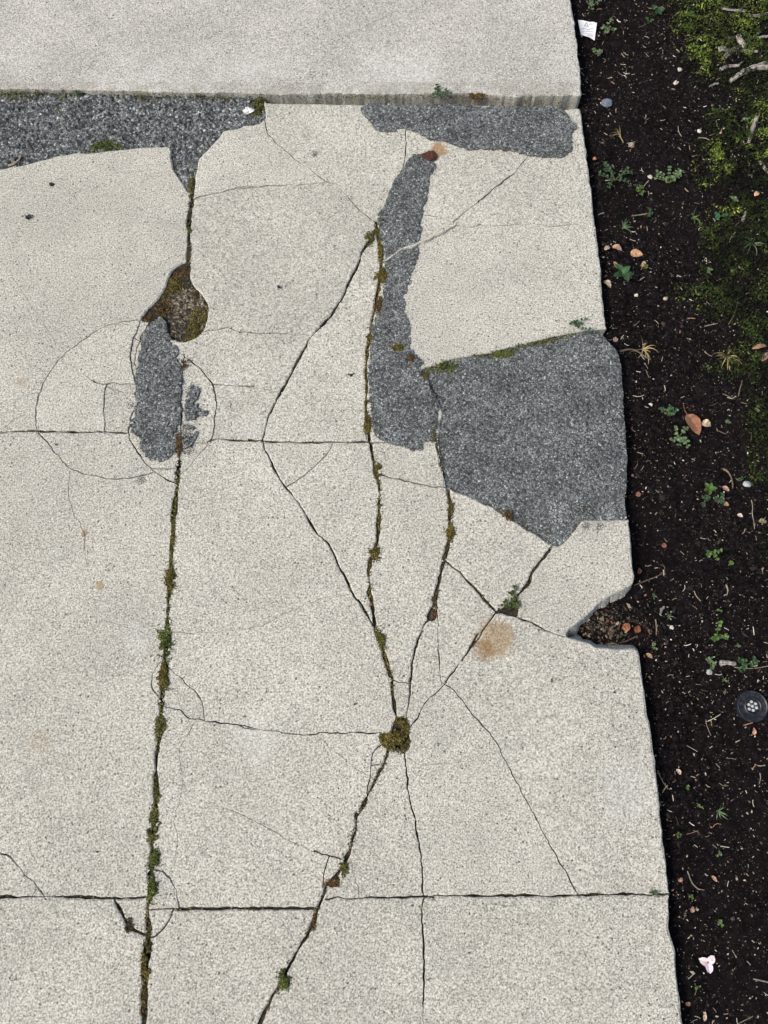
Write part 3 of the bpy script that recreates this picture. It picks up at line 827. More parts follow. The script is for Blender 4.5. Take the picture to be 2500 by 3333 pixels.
def moss_clump(label, at, rx, ry, pal, n=None, shape=None, h=0.006, z=0.001, ang=0.0, holes=0.5, seed=0):
    rng = np.random.default_rng(1000 + seed)
    m = mpp(*at)
    x0, y0 = P(*at, max(z, 0))
    n = n or int(70 + 1.7 * rx * ry)
    r = rng.uniform(0, 1, n) ** 0.62 * np.where(rng.uniform(0, 1, n) < 0.14, rng.uniform(1.0, 1.9, n), rng.uniform(0.7, 1.2, n)); th = rng.uniform(0, 2 * np.pi, n)
    lob = 0.80 + 0.42 * vnoise(np.cos(th) * 1.7 + seed * 3.1, np.sin(th) * 1.7, seed) + 0.22 * vnoise(np.cos(th) * 5 + seed, np.sin(th) * 5, seed + 2)
    u, w = r * lob * np.cos(th) * rx * m, r * lob * np.sin(th) * ry * m
    ca, sa = math.cos(ang), math.sin(ang)
    x, y = u * ca - w * sa, u * sa + w * ca
    if shape is not None:
        lo, hi = shape.min(0), shape.max(0)
        q = rng.uniform(lo - 0.006, hi + 0.006, (2600, 2))
        ds = segdist(q, shape, np.roll(shape, -1, 0))
        q = q[inpoly(q[:, 0], q[:, 1], shape) | (ds < 0.004 * rng.uniform(0, 1, len(q)))]
        x, y = q[:, 0] - x0, q[:, 1] - y0
        r = np.hypot(x / (rx * m), y / (ry * m)).clip(0, 1)
    nz = fbm(x + x0, y + y0, 0.012, seed + 7, 2)
    k = nz > -1.0 + holes
    x, y, r, nz = x[k], y[k], r[k], nz[k]
    zz = z + h * 0.5 * np.clip(1 - r ** 2, 0, 1) * (0.65 + 0.35 * nz) + rng.uniform(-0.001, 0.0015, len(x))
    c = pick(pal, len(x), rng=rng) * (0.85 + 0.35 * nz)[:, None]
    v, f, kc = blades(x, y, zz, rng.uniform(0.0024, 0.0050, len(x)), c, 0.45, 0.7, rng)
    o = link('moss_clump', fastmesh('moss_clump', v, f, np.clip(kc, 0.003, 1)), M['moss'])
    o.location = (x0, y0, 0)
    tag(o, label, 'moss', 'moss clumps growing in the cracks')
    return o

MOSS = [
 ('bright green moss cushion on the lower edge of the coarse asphalt band', V('A', 680, 955), 46, 21, 'green', 0.010, -0.004),
 ('dark green moss wedge beside the white chip at the end of the coarse asphalt', V('B', 140, 710), 20, 34, 'olive', 0.008, -0.004),
 ('olive moss filling the top of the long joint under the asphalt tongue', V('A', 1238, 1215), 9, 38, 'olive', 0.006, -0.004),
 ('green moss tuft part way down the upper joint above the mossy hole', V('A', 1225, 1480), 12, 22, 'green', 0.008, -0.002),
 ('brown moss thread in the joint just above the mossy hole', V('A', 1220, 1640), 8, 34, 'brown', 0.005, -0.004),
 ('reddish moss at the peak of the mossy hole', V('D', 1170, 165), 20, 22, 'rust', 0.006, -0.008),
 ('yellow moss below the peak of the mossy hole', V('D', 1120, 245), 22, 22, 'mustard', 0.008, -0.006),
 ('rusty moss on the slanting side of the mossy hole', V('D', 1030, 400), 32, 18, 'rust', 0.008, -0.006),
 ('thick yellow moss lining the curved side of the mossy hole', V('D', 1275, 480), 22, 46, 'mustard', 0.010, -0.006),
 ('brown moss in the shaded curved rim of the mossy hole', V('D', 1260, 300), 17, 32, 'brown', 0.006, -0.008),
 ('small rusty lichen beside the mottled asphalt smear', V('D', 1195, 750), 12, 12, 'rust', 0.003, 0.001),
 ('rusty moss where the mottled asphalt smear meets the joint', V('D', 1158, 1280), 11, 26, 'rust', 0.005, 0.000),
 ('long olive moss strip in the joint halfway to the wide moss cushion', V('D', 1118, 1850), 10, 60, 'mustard', 0.006, -0.003),
 ('shaggy olive moss in the joint above the bare brown stretch', V('H', 1105, 85), 15, 36, 'mustard', 0.008, -0.001),
 ('widest green moss cushion on the long joint', V('H', 1075, 500), 24, 44, 'green', 0.011, -0.001),
 ('brownish moss in the joint inside the round chip crack', V('H', 1062, 710), 16, 34, 'mustard', 0.008, -0.001),
 ('small pale green moss cushion on the joint beside the long hairline crack', V('H', 1040, 1035), 16, 26, 'olive', 0.009, -0.001),
 ('olive moss below the widest bare stretch of the long joint', V('H', 1018, 1475), 11, 20, 'olive', 0.006, -0.002),
 ('ragged olive moss low on the long joint', V('H', 995, 1660), 16, 34, 'olive', 0.007, -0.001),
 ('yellow green moss tuft above the lower seam', V('H', 1005, 1870), 15, 20, 'green', 0.008, 0.000),
 ('bright moss cushion touching the lower seam', V('H', 992, 2050), 14, 28, 'green', 0.009, 0.000),
 ('brown moss below the lower seam on the long joint', V('I', 1242, 1580), 17, 42, 'mustard', 0.008, -0.001),
 ('dark red moss thread at the low end of the long joint', V('I', 1220, 1900), 9, 40, 'rust', 0.004, -0.004),
 ('dark moss in the short curved crack under the lower seam', V('I', 1085, 1335), 10, 16, 'brown', 0.005, -0.002),
 ('yellow moss where the slanting crack meets the asphalt strip', V('B', 895, 1490), 14, 18, 'mustard', 0.007, 0.001),
 ('olive moss at the head of the slanting crack', V('B', 850, 1555), 13, 17, 'olive', 0.007, 0.000),
 ('small moss dot on the top of the narrow asphalt strip edge', V('B', 935, 1440), 8, 8, 'mustard', 0.004, 0.002),
 ('orange moss rosette beside the narrow asphalt strip', V('B', 930, 1790), 20, 22, 'mustard', 0.007, 0.002),
 ('thin mustard moss above the orange rosette', V('B', 920, 1640), 7, 26, 'mustard', 0.005, 0.001),
 ('brown moss and bark in the crack below the orange rosette', V('B', 915, 1980), 12, 34, 'rust', 0.005, 0.000),
 ('small orange moss spot where a hairline meets the asphalt strip', V('E', 845, 325), 9, 9, 'mustard', 0.005, 0.001),
 ('orange moss tuft lying on the asphalt strip', V('E', 1030, 392), 17, 9, 'mustard', 0.006, 0.004),
 ('rusty moss spot on the asphalt strip by the slab point', V('E', 1110, 458), 11, 8, 'rust', 0.005, 0.004),
 ('dark mustard moss at the lower end of the asphalt strip edge', V('E', 838, 870), 12, 28, 'mustard', 0.008, 0.000),
 ('small moss dot above the lower end of the asphalt strip', V('E', 828, 745), 7, 10, 'mustard', 0.005, 0.000),
 ('mustard moss between the asphalt strip and the asphalt field', V('E', 1258, 915), 15, 30, 'mustard', 0.008, -0.001),
 ('mustard moss at the slab point beside the asphalt field', V('E', 1200, 578), 10, 10, 'mustard', 0.006, -0.002),
 ('thick green moss row along the top edge of the asphalt field', V('F', 300, 302), 48, 17, 'green', 0.010, -0.004),
 ('leafy green moss further along the top edge of the asphalt field', V('F', 690, 228), 46, 15, 'green', 0.010, -0.004),
 ('rusty moss tuft on the slanting lower edge of the asphalt field', V('F', 715, 1262), 13, 14, 'rust', 0.008, -0.002),
 ('mustard moss in the crack below the horizontal seam', V('E', 905, 1175), 12, 20, 'mustard', 0.007, -0.001),
 ('orange moss in the bend of the middle crack', V('E', 880, 1690), 14, 20, 'mustard', 0.007, -0.001),
 ('olive moss in the crack beside the pointed slab', V('E', 1365, 1420), 11, 26, 'mustard', 0.007, -0.002),
 ('ragged moss lower in the crack beside the pointed slab', V('E', 1370, 1580), 14, 22, 'mustard', 0.007, -0.001),
 ('dark moss and red crumbs in the narrow wedge between slabs', V('G', 1260, 215), 9, 26, 'brown', 0.006, -0.004),
 ('olive moss where two cracks join above the moss knot', V('G', 925, 470), 13, 22, 'olive', 0.007, 0.000),
 ('big mustard moss knot where five cracks meet', V('G', 1035, 1085), 40, 42, 'mustard', 0.011, -0.002),
 ('small olive moss in the crack above the red brown crumbs', V('G', 690, 1930), 13, 18, 'olive', 0.006, 0.000),
 ('red brown moss crumbs below the loose chip', V('G', 615, 2025), 20, 11, 'rust', 0.006, -0.002),
 ('red brown moss in the slanting crack under the lower seam', V('J', 955, 1010), 8, 24, 'rust', 0.005, -0.003),
 ('dark green moss cushion in the slanting crack near the path foot', V('J', 770, 1360), 19, 36, 'green', 0.009, -0.001),
 ('brown moss on the kerb lip by the asphalt smear', V('B', 1530, 640), 28, 16, 'rust', 0.006, 0.004),
]
SHAPES = {'big mustard moss knot where five cracks meet': wiggle(toworld(HOLES['knot']), 0.006, 0.003, 5, True),
          'thick yellow moss lining the curved side of the mossy hole': wiggle(toworld(T('D 1290,380 1350,375 1345,440 1310,540 1255,585 1200,600 1195,565 1235,500 1240,430')), 0.006, 0.003, 6, True),
          'rusty moss on the slanting side of the mossy hole': wiggle(toworld(T('D 1035,335 1100,350 1110,420 1040,440 990,475 920,470 950,410')), 0.006, 0.003, 7, True),
          'yellow moss below the peak of the mossy hole': wiggle(toworld(T('D 1090,200 1150,210 1190,250 1175,300 1110,300 1050,330 1080,255')), 0.006, 0.003, 8, True),
          'reddish moss at the peak of the mossy hole': wiggle(toworld(T('D 1225,112 1190,108 1120,148 1095,205 1160,210 1225,190')), 0.006, 0.003, 9, True)}
for i, (lb, at, rx, ry, pal, h, z) in enumerate(MOSS):
    moss_clump(lb, at, rx * 0.95, ry * 1.15, pal, h=h, z=z, seed=i, shape=SHAPES.get(lb))

# uncountable fine moss: threads along the joints, the kerb foot and the soil bank
def thread(trace, half, pal, n, z0, z1, seed):
    rng = np.random.default_rng(seed)
    r, t, L = resample(toworld(T(trace)), 0.004)
    i = rng.integers(0, len(r), n)
    patch = vnoise(t[i] / 0.05, t[i] * 0 + seed, seed) + 0.4 * vnoise(t[i] / 0.015, t[i] * 0, seed + 3)
    k = patch > -0.35
    i = i[k]
    nn = normals(r)
    off = rng.normal(0, half, len(i))
    p = r[i] + nn[i] * off[:, None] + rng.normal(0, 0.002, (len(i), 2))
    return blades(p[:, 0], p[:, 1], rng.uniform(z0, z1, len(i)), rng.uniform(0.0025, 0.005, len(i)), pick(pal, len(i), rng=rng), 0.5, 0.7, rng)
parts = []
W_ = [c for c in CRACKS if c[1] == 'w' and c[0] >= 1.9]
for j, (hw, cl, tr) in enumerate(W_):
    r, t, L = resample(toworld(T(tr)), 0.01)
    parts.append(thread(tr, hw * 0.0005, ('brown', 'olive', 'mustard', 'brown')[j % 4], int(L * 640 * (2.8 if hw >= 3.4 else 0.5)), -0.005, -0.001 if hw < 3.4 else 0.0015, 300 + j))
parts.append(thread('X 100,612 280,614 600,617 900,622 1250,628 1500,626 C 200,596 480,600', 0.003, 'olive', 1500, -0.004, 0.006, 400))
parts.append(thread('A 20,640 200,645 420,650', 0.005, 'olive', 500, -0.005, 0.004, 401))
parts.append(thread('A 900,650 1300,660 1560,650', 0.004, 'olive', 420, -0.006, 0.004, 402))
parts.append(thread('F 170,335 480,245 800,185 1120,100', 0.0035, 'olive', 1300, -0.008, 0.001, 403))
parts.append(thread('F 350,1095 700,1250 1000,1440', 0.003, 'brown', 420, -0.008, -0.002, 404))
parts.append(thread('A 1100,1190 1130,1130 1090,980 1050,960', 0.004, 'brown', 200, -0.008, -0.002, 405))
V_, F_, K_, o_ = [], [], [], 0
for v, f, k in parts:
    V_.append(v); F_.append(f + o_); K_.append(k); o_ += len(v)
o = link('crack_moss', fastmesh('crack_moss', np.vstack(V_), np.vstack(F_), np.vstack(K_)), M['moss'])
tag(o, 'fine olive and brown moss threads in joints and cracks', kind='stuff')

def moss_mask(x, y):
    X, Y = inv(x, y, soilz(x, y))
    xb = np.interp(Y, [-200, 200, 390, 470, 560, 640, 760, 900, 1000, 1100, 1250, 1400, 1600, 1900, 2300, 3400],
                   [1900, 1930, 1960, 2020, 2070, 2040, 1990, 2030, 2020, 2050, 2110, 2140, 2180, 2270, 2600, 2700])
    nz = fbm(x, y, 0.085, 41, 3)
    return (X - xb) / 95.0 + nz * 0.85 + 0.22 + 0.25 * fbm(x, y, 0.03, 45, 2), nz
n = 420000
x = RNG.uniform(0.45, 1.5, n); y = RNG.uniform(-0.75, 2.5, n)
mk, nz = moss_mask(x, y)
fine = fbm(x, y, 0.022, 44, 2)
k = (mk > RNG.uniform(0.0, 0.7, n)) & (fine > -0.75)
x, y, mk, nz, fine = x[k], y[k], mk[k], nz[k], fine[k]
zz = soilz(x, y) + 0.003 + np.clip(mk, 0, 1.0) * 0.012 * (0.6 + 0.75 * fine) + RNG.uniform(-0.002, 0.002, len(x))
lit = np.clip(0.55 + 0.65 * vnoise(x / 0.05, y / 0.05, 47) + 0.35 * fine, 0.15, 2.2)
lime = (vnoise(x / 0.13, y / 0.13, 48) + 0.4 * fine > 0.25)
c = pick('dark', len(x)) * lit[:, None]
c[lime] = pick('green', int(lime.sum())) * np.array([1.0, 1.12, 0.7]) * 1.25 * np.clip(lit[lime], 0.3, 1.4)[:, None]
v, f, kc = blades(x, y, zz, RNG.uniform(0.0035, 0.0075, len(x)), c, 0.45, 0.5)
o = link('soil_moss', fastmesh('soil_moss', v, f, kc), M['moss'])
tag(o, 'dark green moss carpet spreading over the soil bank', kind='stuff')

# ---------------------------------------------------------------- loose things on the soil
def G(x, y, lift=0.0):
    """place on the soil seen at photograph pixel x, y"""
    z = -0.04
    for _ in range(4):
        a, b = P(x, y, z)
        z = float(soilz(a, b))
    return Vector((a, b, z + lift))

def leaf_poly(L, W, curl, n=5, point=1.0):
    """leaf lying along +x from the origin: two rows each side of the midrib"""
    v, f = [], []
    for i in range(n + 1):
        t = i / n
        w = W * 0.5 * (math.sin(math.pi * min(t ** 0.8, 1.0)) ** (0.75 * point)) + (0.0002 if 0 < i < n else 0)
        z = curl * L * (t * (1 - t)) * 2 - 0.25 * abs(curl) * L * t * t
        v += [(L * t, -w, z + w * 0.35), (L * t, 0, z), (L * t, w, z + w * 0.35)]
    for i in range(n):
        a = i * 3
        f += [(a, a + 1, a + 4, a + 3), (a + 1, a + 2, a + 5, a + 4)]
    return np.array(v), f

def merge(parts):
    V_, F_, K_ = [], [], []
    o = 0
    for v, f, c in parts:
        V_ += [tuple(a) for a in v]; F_ += [tuple(i + o for i in q) for q in f]; K_ += [c] * len(v) if not isinstance(c, list) else c
        o += len(v)
    return V_, F_, K_

def tinted(name, parts):
    v, f, c = merge(parts)
    me = pymesh(name, v, f)
    at = me.color_attributes.new('tint', 'FLOAT_COLOR', 'POINT')
    at.data.foreach_set('color', np.c_[np.array(c, np.float32), np.ones(len(c), np.float32)].ravel())
    return me

def rot(v, yaw, pitch=0.0, roll=0.0):
    cr, sr = math.cos(roll), math.sin(roll); cp, sp = math.cos(pitch), math.sin(pitch); cy, sy = math.cos(yaw), math.sin(yaw)
    v = np.asarray(v, float)
    x, y, z = v[:, 0], v[:, 1] * cr - v[:, 2] * sr, v[:, 1] * sr + v[:, 2] * cr
    x, z = x * cp - z * sp, x * sp + z * cp
    return np.c_[x * cy - y * sy, x * sy + y * cy, z]

def tube(pts, r0, r1, sides=5, col=(0.1, 0.1, 0.05)):
    pts = np.asarray(pts, float); n = len(pts)
    d = np.gradient(pts, axis=0); d /= np.linalg.norm(d, axis=1)[:, None] + 1e-9
    v, f = [], []
    for i in range(n):
        a = np.cross(d[i], (0, 0, 1)) if abs(d[i][2]) < 0.95 else np.cross(d[i], (1, 0, 0))
        a /= np.linalg.norm(a); b = np.cross(d[i], a)
        r = r0 + (r1 - r0) * i / (n - 1) if not hasattr(r0, '__len__') else r0[i]
        for k in range(sides):
            q = 2 * math.pi * k / sides
            v.append(pts[i] + (a * math.cos(q) + b * math.sin(q)) * r)
    for i in range(n - 1):
        for k in range(sides):
            f.append((i * sides + k, i * sides + (k + 1) % sides, (i + 1) * sides + (k + 1) % sides, (i + 1) * sides + k))
    f.append(tuple(range(sides))[::-1]); f.append(tuple(range((n - 1) * sides, n * sides)))
    return np.array(v), f, col

GREENS = {'mid': (0.042, 0.090, 0.036), 'pale': (0.12, 0.18, 0.085), 'deep': (0.026, 0.070, 0.028), 'lime': (0.085, 0.155, 0.038), 'olive': (0.055, 0.075, 0.022), 'straw': (0.34, 0.27, 0.13), 'blue': (0.045, 0.12, 0.068)}
def jit(c, r, a=0.38):
    s = 1 + r.uniform(-a, a)
    return tuple(max(0.002, q * s * (1 + r.uniform(-0.08, 0.08))) for q in c)

def weed(kind, at, rad, col, label, seed, name='weed', on=None, n=None):
    r = random.Random(seed * 13 + 5)
    p = G(*at) if on is None else Vector((*P(*at, on), on))
    R = rad * mpp(at[0], at[1], -0.04)
    c = GREENS[col]
    root = empty(name, p)
    L, S = [], []
    if kind == 'round':                       # creeping stems with pairs of small round leaves
        ns = n or max(3, int(3 + R / 0.0085))
        for s in range(ns):
            a = r.uniform(0, 6.28); ln = R * r.uniform(0.6, 1.2)
            bend = r.uniform(-0.7, 0.7)
            m = max(3, int(ln / 0.0078))
            pts = []
            for i in range(m + 1):
                t = i / m
                q = a + bend * t
                pts.append((ln * t * math.cos(q), ln * t * math.sin(q), 0.004 + 0.010 * math.sin(2.2 * t) * min(1, R / 0.03)))
            S.append(tube(pts, 0.0007, 0.0005, 4, jit((0.13, 0.14, 0.05), r)))
            for i in range(1, m + 1):
                for sd in (-1, 1):
                    if r.random() < 0.12: continue
                    lf = r.uniform(0.0050, 0.0080) * min(1.1, 0.62 + R / 0.06)
                    v, f = leaf_poly(lf, lf * 0.82, 0.12, 4, 0.7)
                    v = rot(v, a + bend * i / m + sd * r.uniform(0.7, 1.4), r.uniform(-0.1, 0.45), r.uniform(-0.3, 0.3)) + np.array(pts[i]) + (0, 0, 0.002)
                    L.append((v, f, jit(c, r)))
    elif kind == 'clover':
        for s in range(n or 4):
            a = r.uniform(0, 6.28); ln = R * r.uniform(0.15, 0.8)
            q = np.array((ln * math.cos(a), ln * math.sin(a), r.uniform(0.008, 0.015)))
            S.append(tube([(0, 0, 0), q * (0.5, 0.5, 0.8), q], 0.0007, 0.0005, 4, jit((0.14, 0.16, 0.06), r)))
            a0 = r.uniform(0, 6.28)
            for j in range(3):
                lf = R * r.uniform(0.32, 0.5)
                v, f = leaf_poly(lf, lf * 0.85, 0.08, 4, 0.6)
                L.append((rot(v, a0 + j * 2.1, r.uniform(0, 0.3)) + q, f, jit(c, r)))
    elif kind == 'broad':                     # rosette of longer leaves
        m = n or 6
        for s in range(m):
            a = s * 2.4 + r.uniform(-0.3, 0.3); ln = R * r.uniform(0.6, 1.05)
            v, f = leaf_poly(ln, ln * r.uniform(0.46, 0.62), r.uniform(0.1, 0.3), 6)
            L.append((rot(v, a, r.uniform(0.1, 0.5), r.uniform(-0.3, 0.3)) + (0, 0, 0.003), f, jit(c, r)))
            S.append(tube([(0, 0, 0.002), (ln * .5 * math.cos(a), ln * .5 * math.sin(a), 0.003 + ln * .14)], 0.0010, 0.0006, 4, jit((0.17, 0.2, 0.09), r)))
    else:                                     # grass: narrow arching blades
        m = n or 12; lean = r.uniform(0, 6.28)
        for s in range(m):
            a = lean + r.gauss(0, 1.25); ln = R * r.uniform(0.5, 1.1); bend = r.uniform(-0.5, 0.5)
            w = r.uniform(0.0008, 0.0015); top = ln * r.uniform(0.15, 0.55)
            v, f = [], []
            for i in range(6):
                t = i / 5; q = a + bend * t
                x_, y_ = ln * t * math.cos(q), ln * t * math.sin(q)
                z_ = 0.002 + top * math.sin(min(2.6 * t, 2.6)) * 0.9
                ww = w * (1 - t * 0.85)
                v += [(x_ + ww * math.sin(q), y_ - ww * math.cos(q), z_), (x_ - ww * math.sin(q), y_ + ww * math.cos(q), z_ + 0.0006)]
            f = [(2 * i, 2 * i + 1, 2 * i + 3, 2 * i + 2) for i in range(5)]
            L.append((np.array(v), f, jit(c, r, 0.35)))
        S.append(tube([(0, 0, -0.004), (0, 0, 0.004)], 0.003, 0.002, 5, jit(c, r)))
    child('foliage', tinted('foliage', L), M['leaf'], root)
    child('stem', tinted('stem', S), M['leaf'], root)
    tag(root, label, 'grass tuft' if name == 'grass_tuft' else 'weed', 'weeds growing in the soil bed' if on is None else 'weeds rooted in the path')
    return root

WEEDS = [
 ('round', V('R', 102, 40), 20, 'pale', 'pale small leaved weed above the scrap of paper'),
 ('round', V('R', 163, 145), 20, 'pale', 'pale weed sprig just beside the scrap of paper'),
 ('round', V('R', 110, 272), 13, 'pale', 'tiny pale weed below the scrap of paper'),
 ('clover', V('R', 405, 75), 22, 'mid', 'green clover like weed at the start of the moss bank'),
 ('clover', V('R', 365, 118), 13, 'mid', 'small three leaved weed under the clover like weed'),
 ('clover', V('R', 555, 82), 16, 'mid', 'folded green weed standing in the upper moss'),
 ('round', V('R', 850, 200), 24, 'mid', 'small weed among the weathered wood pieces'),
 ('round', V('R', 205, 868), 38, 'mid', 'largest bushy green weed near the path edge'),
 ('round', V('R', 330, 922), 13, 'lime', 'tiny lime weed between the two bushy weeds'),
 ('round', V('R', 462, 885), 36, 'pale', 'sprawling pale green weed with round leaves by the moss'),
 ('clover', V('R', 365, 1040), 13, 'mid', 'small dark weed below the two bushy weeds'),
 ('clover', V('R', 765, 975), 15, 'pale', 'pale four leaved seedling on the moss bank'),
 ('round', V('R', 705, 1045), 15, 'blue', 'compact blue green weed on the moss bank'),
 ('clover', V('R', 825, 575), 12, 'pale', 'tiny pale seedling above the standing wood splinter'),
 ('broad', V('S', 178, 148), 34, 'mid', 'leafy rosette weed under the tan oval leaf'),
 ('clover', V('S', 288, 115), 10, 'lime', 'tiny lime seedling below the tan oval leaf'),
 ('clover', V('S', 610, 140), 12, 'pale', 'pale seedling at the lower rim of the moss bank'),
 ('clover', V('S', 740, 145), 9, 'lime', 'bright tiny seedling inside the moss bank'),
 ('round', V('S', 392, 862), 24, 'mid', 'upper half of the round leaved weed pair near the red brown leaf'),
 ('round', V('S', 468, 978), 33, 'pale', 'round leaved weed touching the red brown leaf'),
 ('clover', V('S', 860, 842), 11, 'pale', 'small seedling beyond the red brown leaf'),
 ('clover', V('S', 716, 905), 9, 'pale', 'tiny pale seedling beside the beige crumpled leaf'),
 ('clover', V('S', 615, 635), 9, 'lime', 'tiny seedling below the dry straw tuft'),
 ('clover', V('S', 845, 585), 8, 'lime', 'lime seedling near the folded brown leaf'),
 ('broad', V('T', 608, 105), 22, 'lime', 'bright broad leaved seedling by the curved twig'),
 ('clover', V('T', 760, 52), 10, 'mid', 'small green seedling beside the speckled stone'),
 ('round', V('T', 583, 182), 14, 'mid', 'small round leaved weed under the broad leaved seedling'),
 ('round', V('T', 660, 165), 13, 'mid', 'second small weed under the broad leaved seedling'),
 ('round', V('T', 612, 440), 20, 'lime', 'little lime weed level with the short slab edge'),
 ('clover', V('T', 716, 515), 11, 'lime', 'three leaved seedling with a straw beside it'),
 ('clover', V('T', 655, 760), 8, 'lime', 'tiny seedling above the chain of round leaves'),
 ('round', V('T', 655, 888), 27, 'lime', 'chain of round lime leaves across the soil'),
 ('clover', V('T', 757, 950), 7, 'pale', 'tiny pale seedling beside the chain of round leaves'),
 ('round', V('T', 616, 1050), 16, 'pale', 'pale sprig standing over a white pebble'),
 ('round', V('T', 812, 1048), 26, 'mid', 'weed with straw stalks touching the wood chunk'),
 ('clover', V('T', 303, 960), 10, 'pale', 'pale seedling beside the missing path corner'),
 ('clover', V('U', 260, 326), 9, 'lime', 'lime seedling in bare soil below the black cap'),
 ('clover', V('U', 222, 505), 8, 'lime', 'small seedling close to the lower path edge'),
 ('clover', V('U', 381, 585), 9, 'pale', 'pale two leaved seedling alone in bare soil'),
 ('clover', V('U', 305, 396), 7, 'lime', 'tiny seedling beside the pale branching straw'),
 ('clover', V('U', 272, 742), 9, 'lime', 'tiny seedling level with the lower seam'),
 ('clover', V('U', 388, 845), 11, 'lime', 'small weed above the white petals'),
 ('clover', V('U', 296, 1100), 9, 'lime', 'small seedling below the white petals'),
]
for i, (kd, at, rad, col, lb) in enumerate(WEEDS):
    weed(kd, at, rad, col, lb, i)
GRASS = [
 (V('R', 245, 1095), 28, 'pale', 'star shaped pale grass tuft near the upper path edge', 12),
 (V('R', 578, 1045), 34, 'lime', 'sparse upright grass at the edge of the moss', 7),
 (V('R', 860, 1172), 36, 'pale', 'spiky pale grass tuft in the dark moss', 20),
 (V('R', 230, 655), 32, 'straw', 'dry thin grass below the blue grey pebble', 10),
 (V('S', 282, 530), 40, 'straw', 'straw tuft beside the top of the asphalt field', 12),
 (V('S', 712, 570), 40, 'straw', 'dry fan of straw under the mossy bank', 22),
 (V('T', 392, 790), 17, 'pale', 'small forked grass beside the missing corner', 6),
 (V('T', 312, 682), 14, 'mid', 'dark grass sprig just outside the broken slab', 6),
 (V('U', 385, 415), 30, 'pale', 'pale branching straw in bare soil', 8),
 (V('T', 690, 1132), 18, 'lime', 'pale green split blade lying below the wood chunk', 4),
]
for i, (at, rad, col, lb, nb) in enumerate(GRASS):
    weed('grass', at, rad, col, lb, 100 + i, 'grass_tuft', n=nb)
weed('broad', V('A', 525, 640), 15, 'mid', 'green weed sprouting under the kerb on the coarse asphalt', 201, on=-0.004, n=7)
weed('round', V('B', 1300, 648), 20, 'mid', 'bushy green weed on the kerb lip above the asphalt smear', 202, on=0.004, n=7)
weed('round', V('C', 568, 1852), 22, 'mid', 'leafy weed where the asphalt field meets the path corner', 203, on=-0.003, n=6)
weed('round', V('F', 735, 1850), 24, 'olive', 'spotted weed bunch in the gap above the rust stain', 204, on=-0.006, n=8)
weed('round', V('F', 752, 1748), 12, 'olive', 'upright sprig leaning out of the gap above the rust stain', 205, on=-0.004, n=4)
weed('grass', V('K', 1515, 2080), 15, 'mid', 'little grass tuft at the end of the lower seam', 206, 'grass_tuft', on=-0.003, n=16)

# dead leaves
def dead_leaf(at, L, W, yaw, col, label, curl=0.2, stalk=0.0, pitch=0.05, seed=0):
    r = random.Random(900 + seed)
    m = mpp(at[0], at[1], -0.04)
    p = G(*at, 0.004)
    v, f = leaf_poly(L * m, W * m, curl, 8, 1.0)
    v = v - (L * m / 2, 0, 0)
    v[:, 2] += np.array([r.uniform(-1, 1) for _ in v]) * 0.0012
    top = v + (0, 0, 0.0004)
    nv = len(v)
    rim = [(i * 3, (i + 1) * 3) for i in range(8)]
    vv = np.vstack([top, v - (0, 0, 0.0004)])
    ff = list(f) + [tuple(i + nv for i in q[::-1]) for q in f] + [(a, b, b + nv, a + nv) for a, b in rim] + [(b + 2, a + 2, a + 2 + nv, b + 2 + nv) for a, b in rim]
    cols = [jit(col, r, 0.3) for _ in vv]
    root = empty('dead_leaf', p)
    child('blade', tinted('blade', [(rot(vv, yaw, pitch), ff, cols)]), M['litter'], root)
    if stalk:
        q = rot(np.array([(-L * m * .5 - stalk * m, stalk * m * .15, 0.004), (-L * m * .5 - stalk * m * .4, 0, 0.002), (L * m * .1, 0, curl * L * m * .45), (L * m * .48, 0, 0.0005)]), yaw, pitch)
        child('stalk', tinted('stalk', [tube(q, 0.0009, 0.0005, 5, jit((col[0] * .7, col[1] * .6, col[2] * .6), r))]), M['litter'], root)
    return tag(root, label, 'leaf', 'dead leaves lying on the soil')
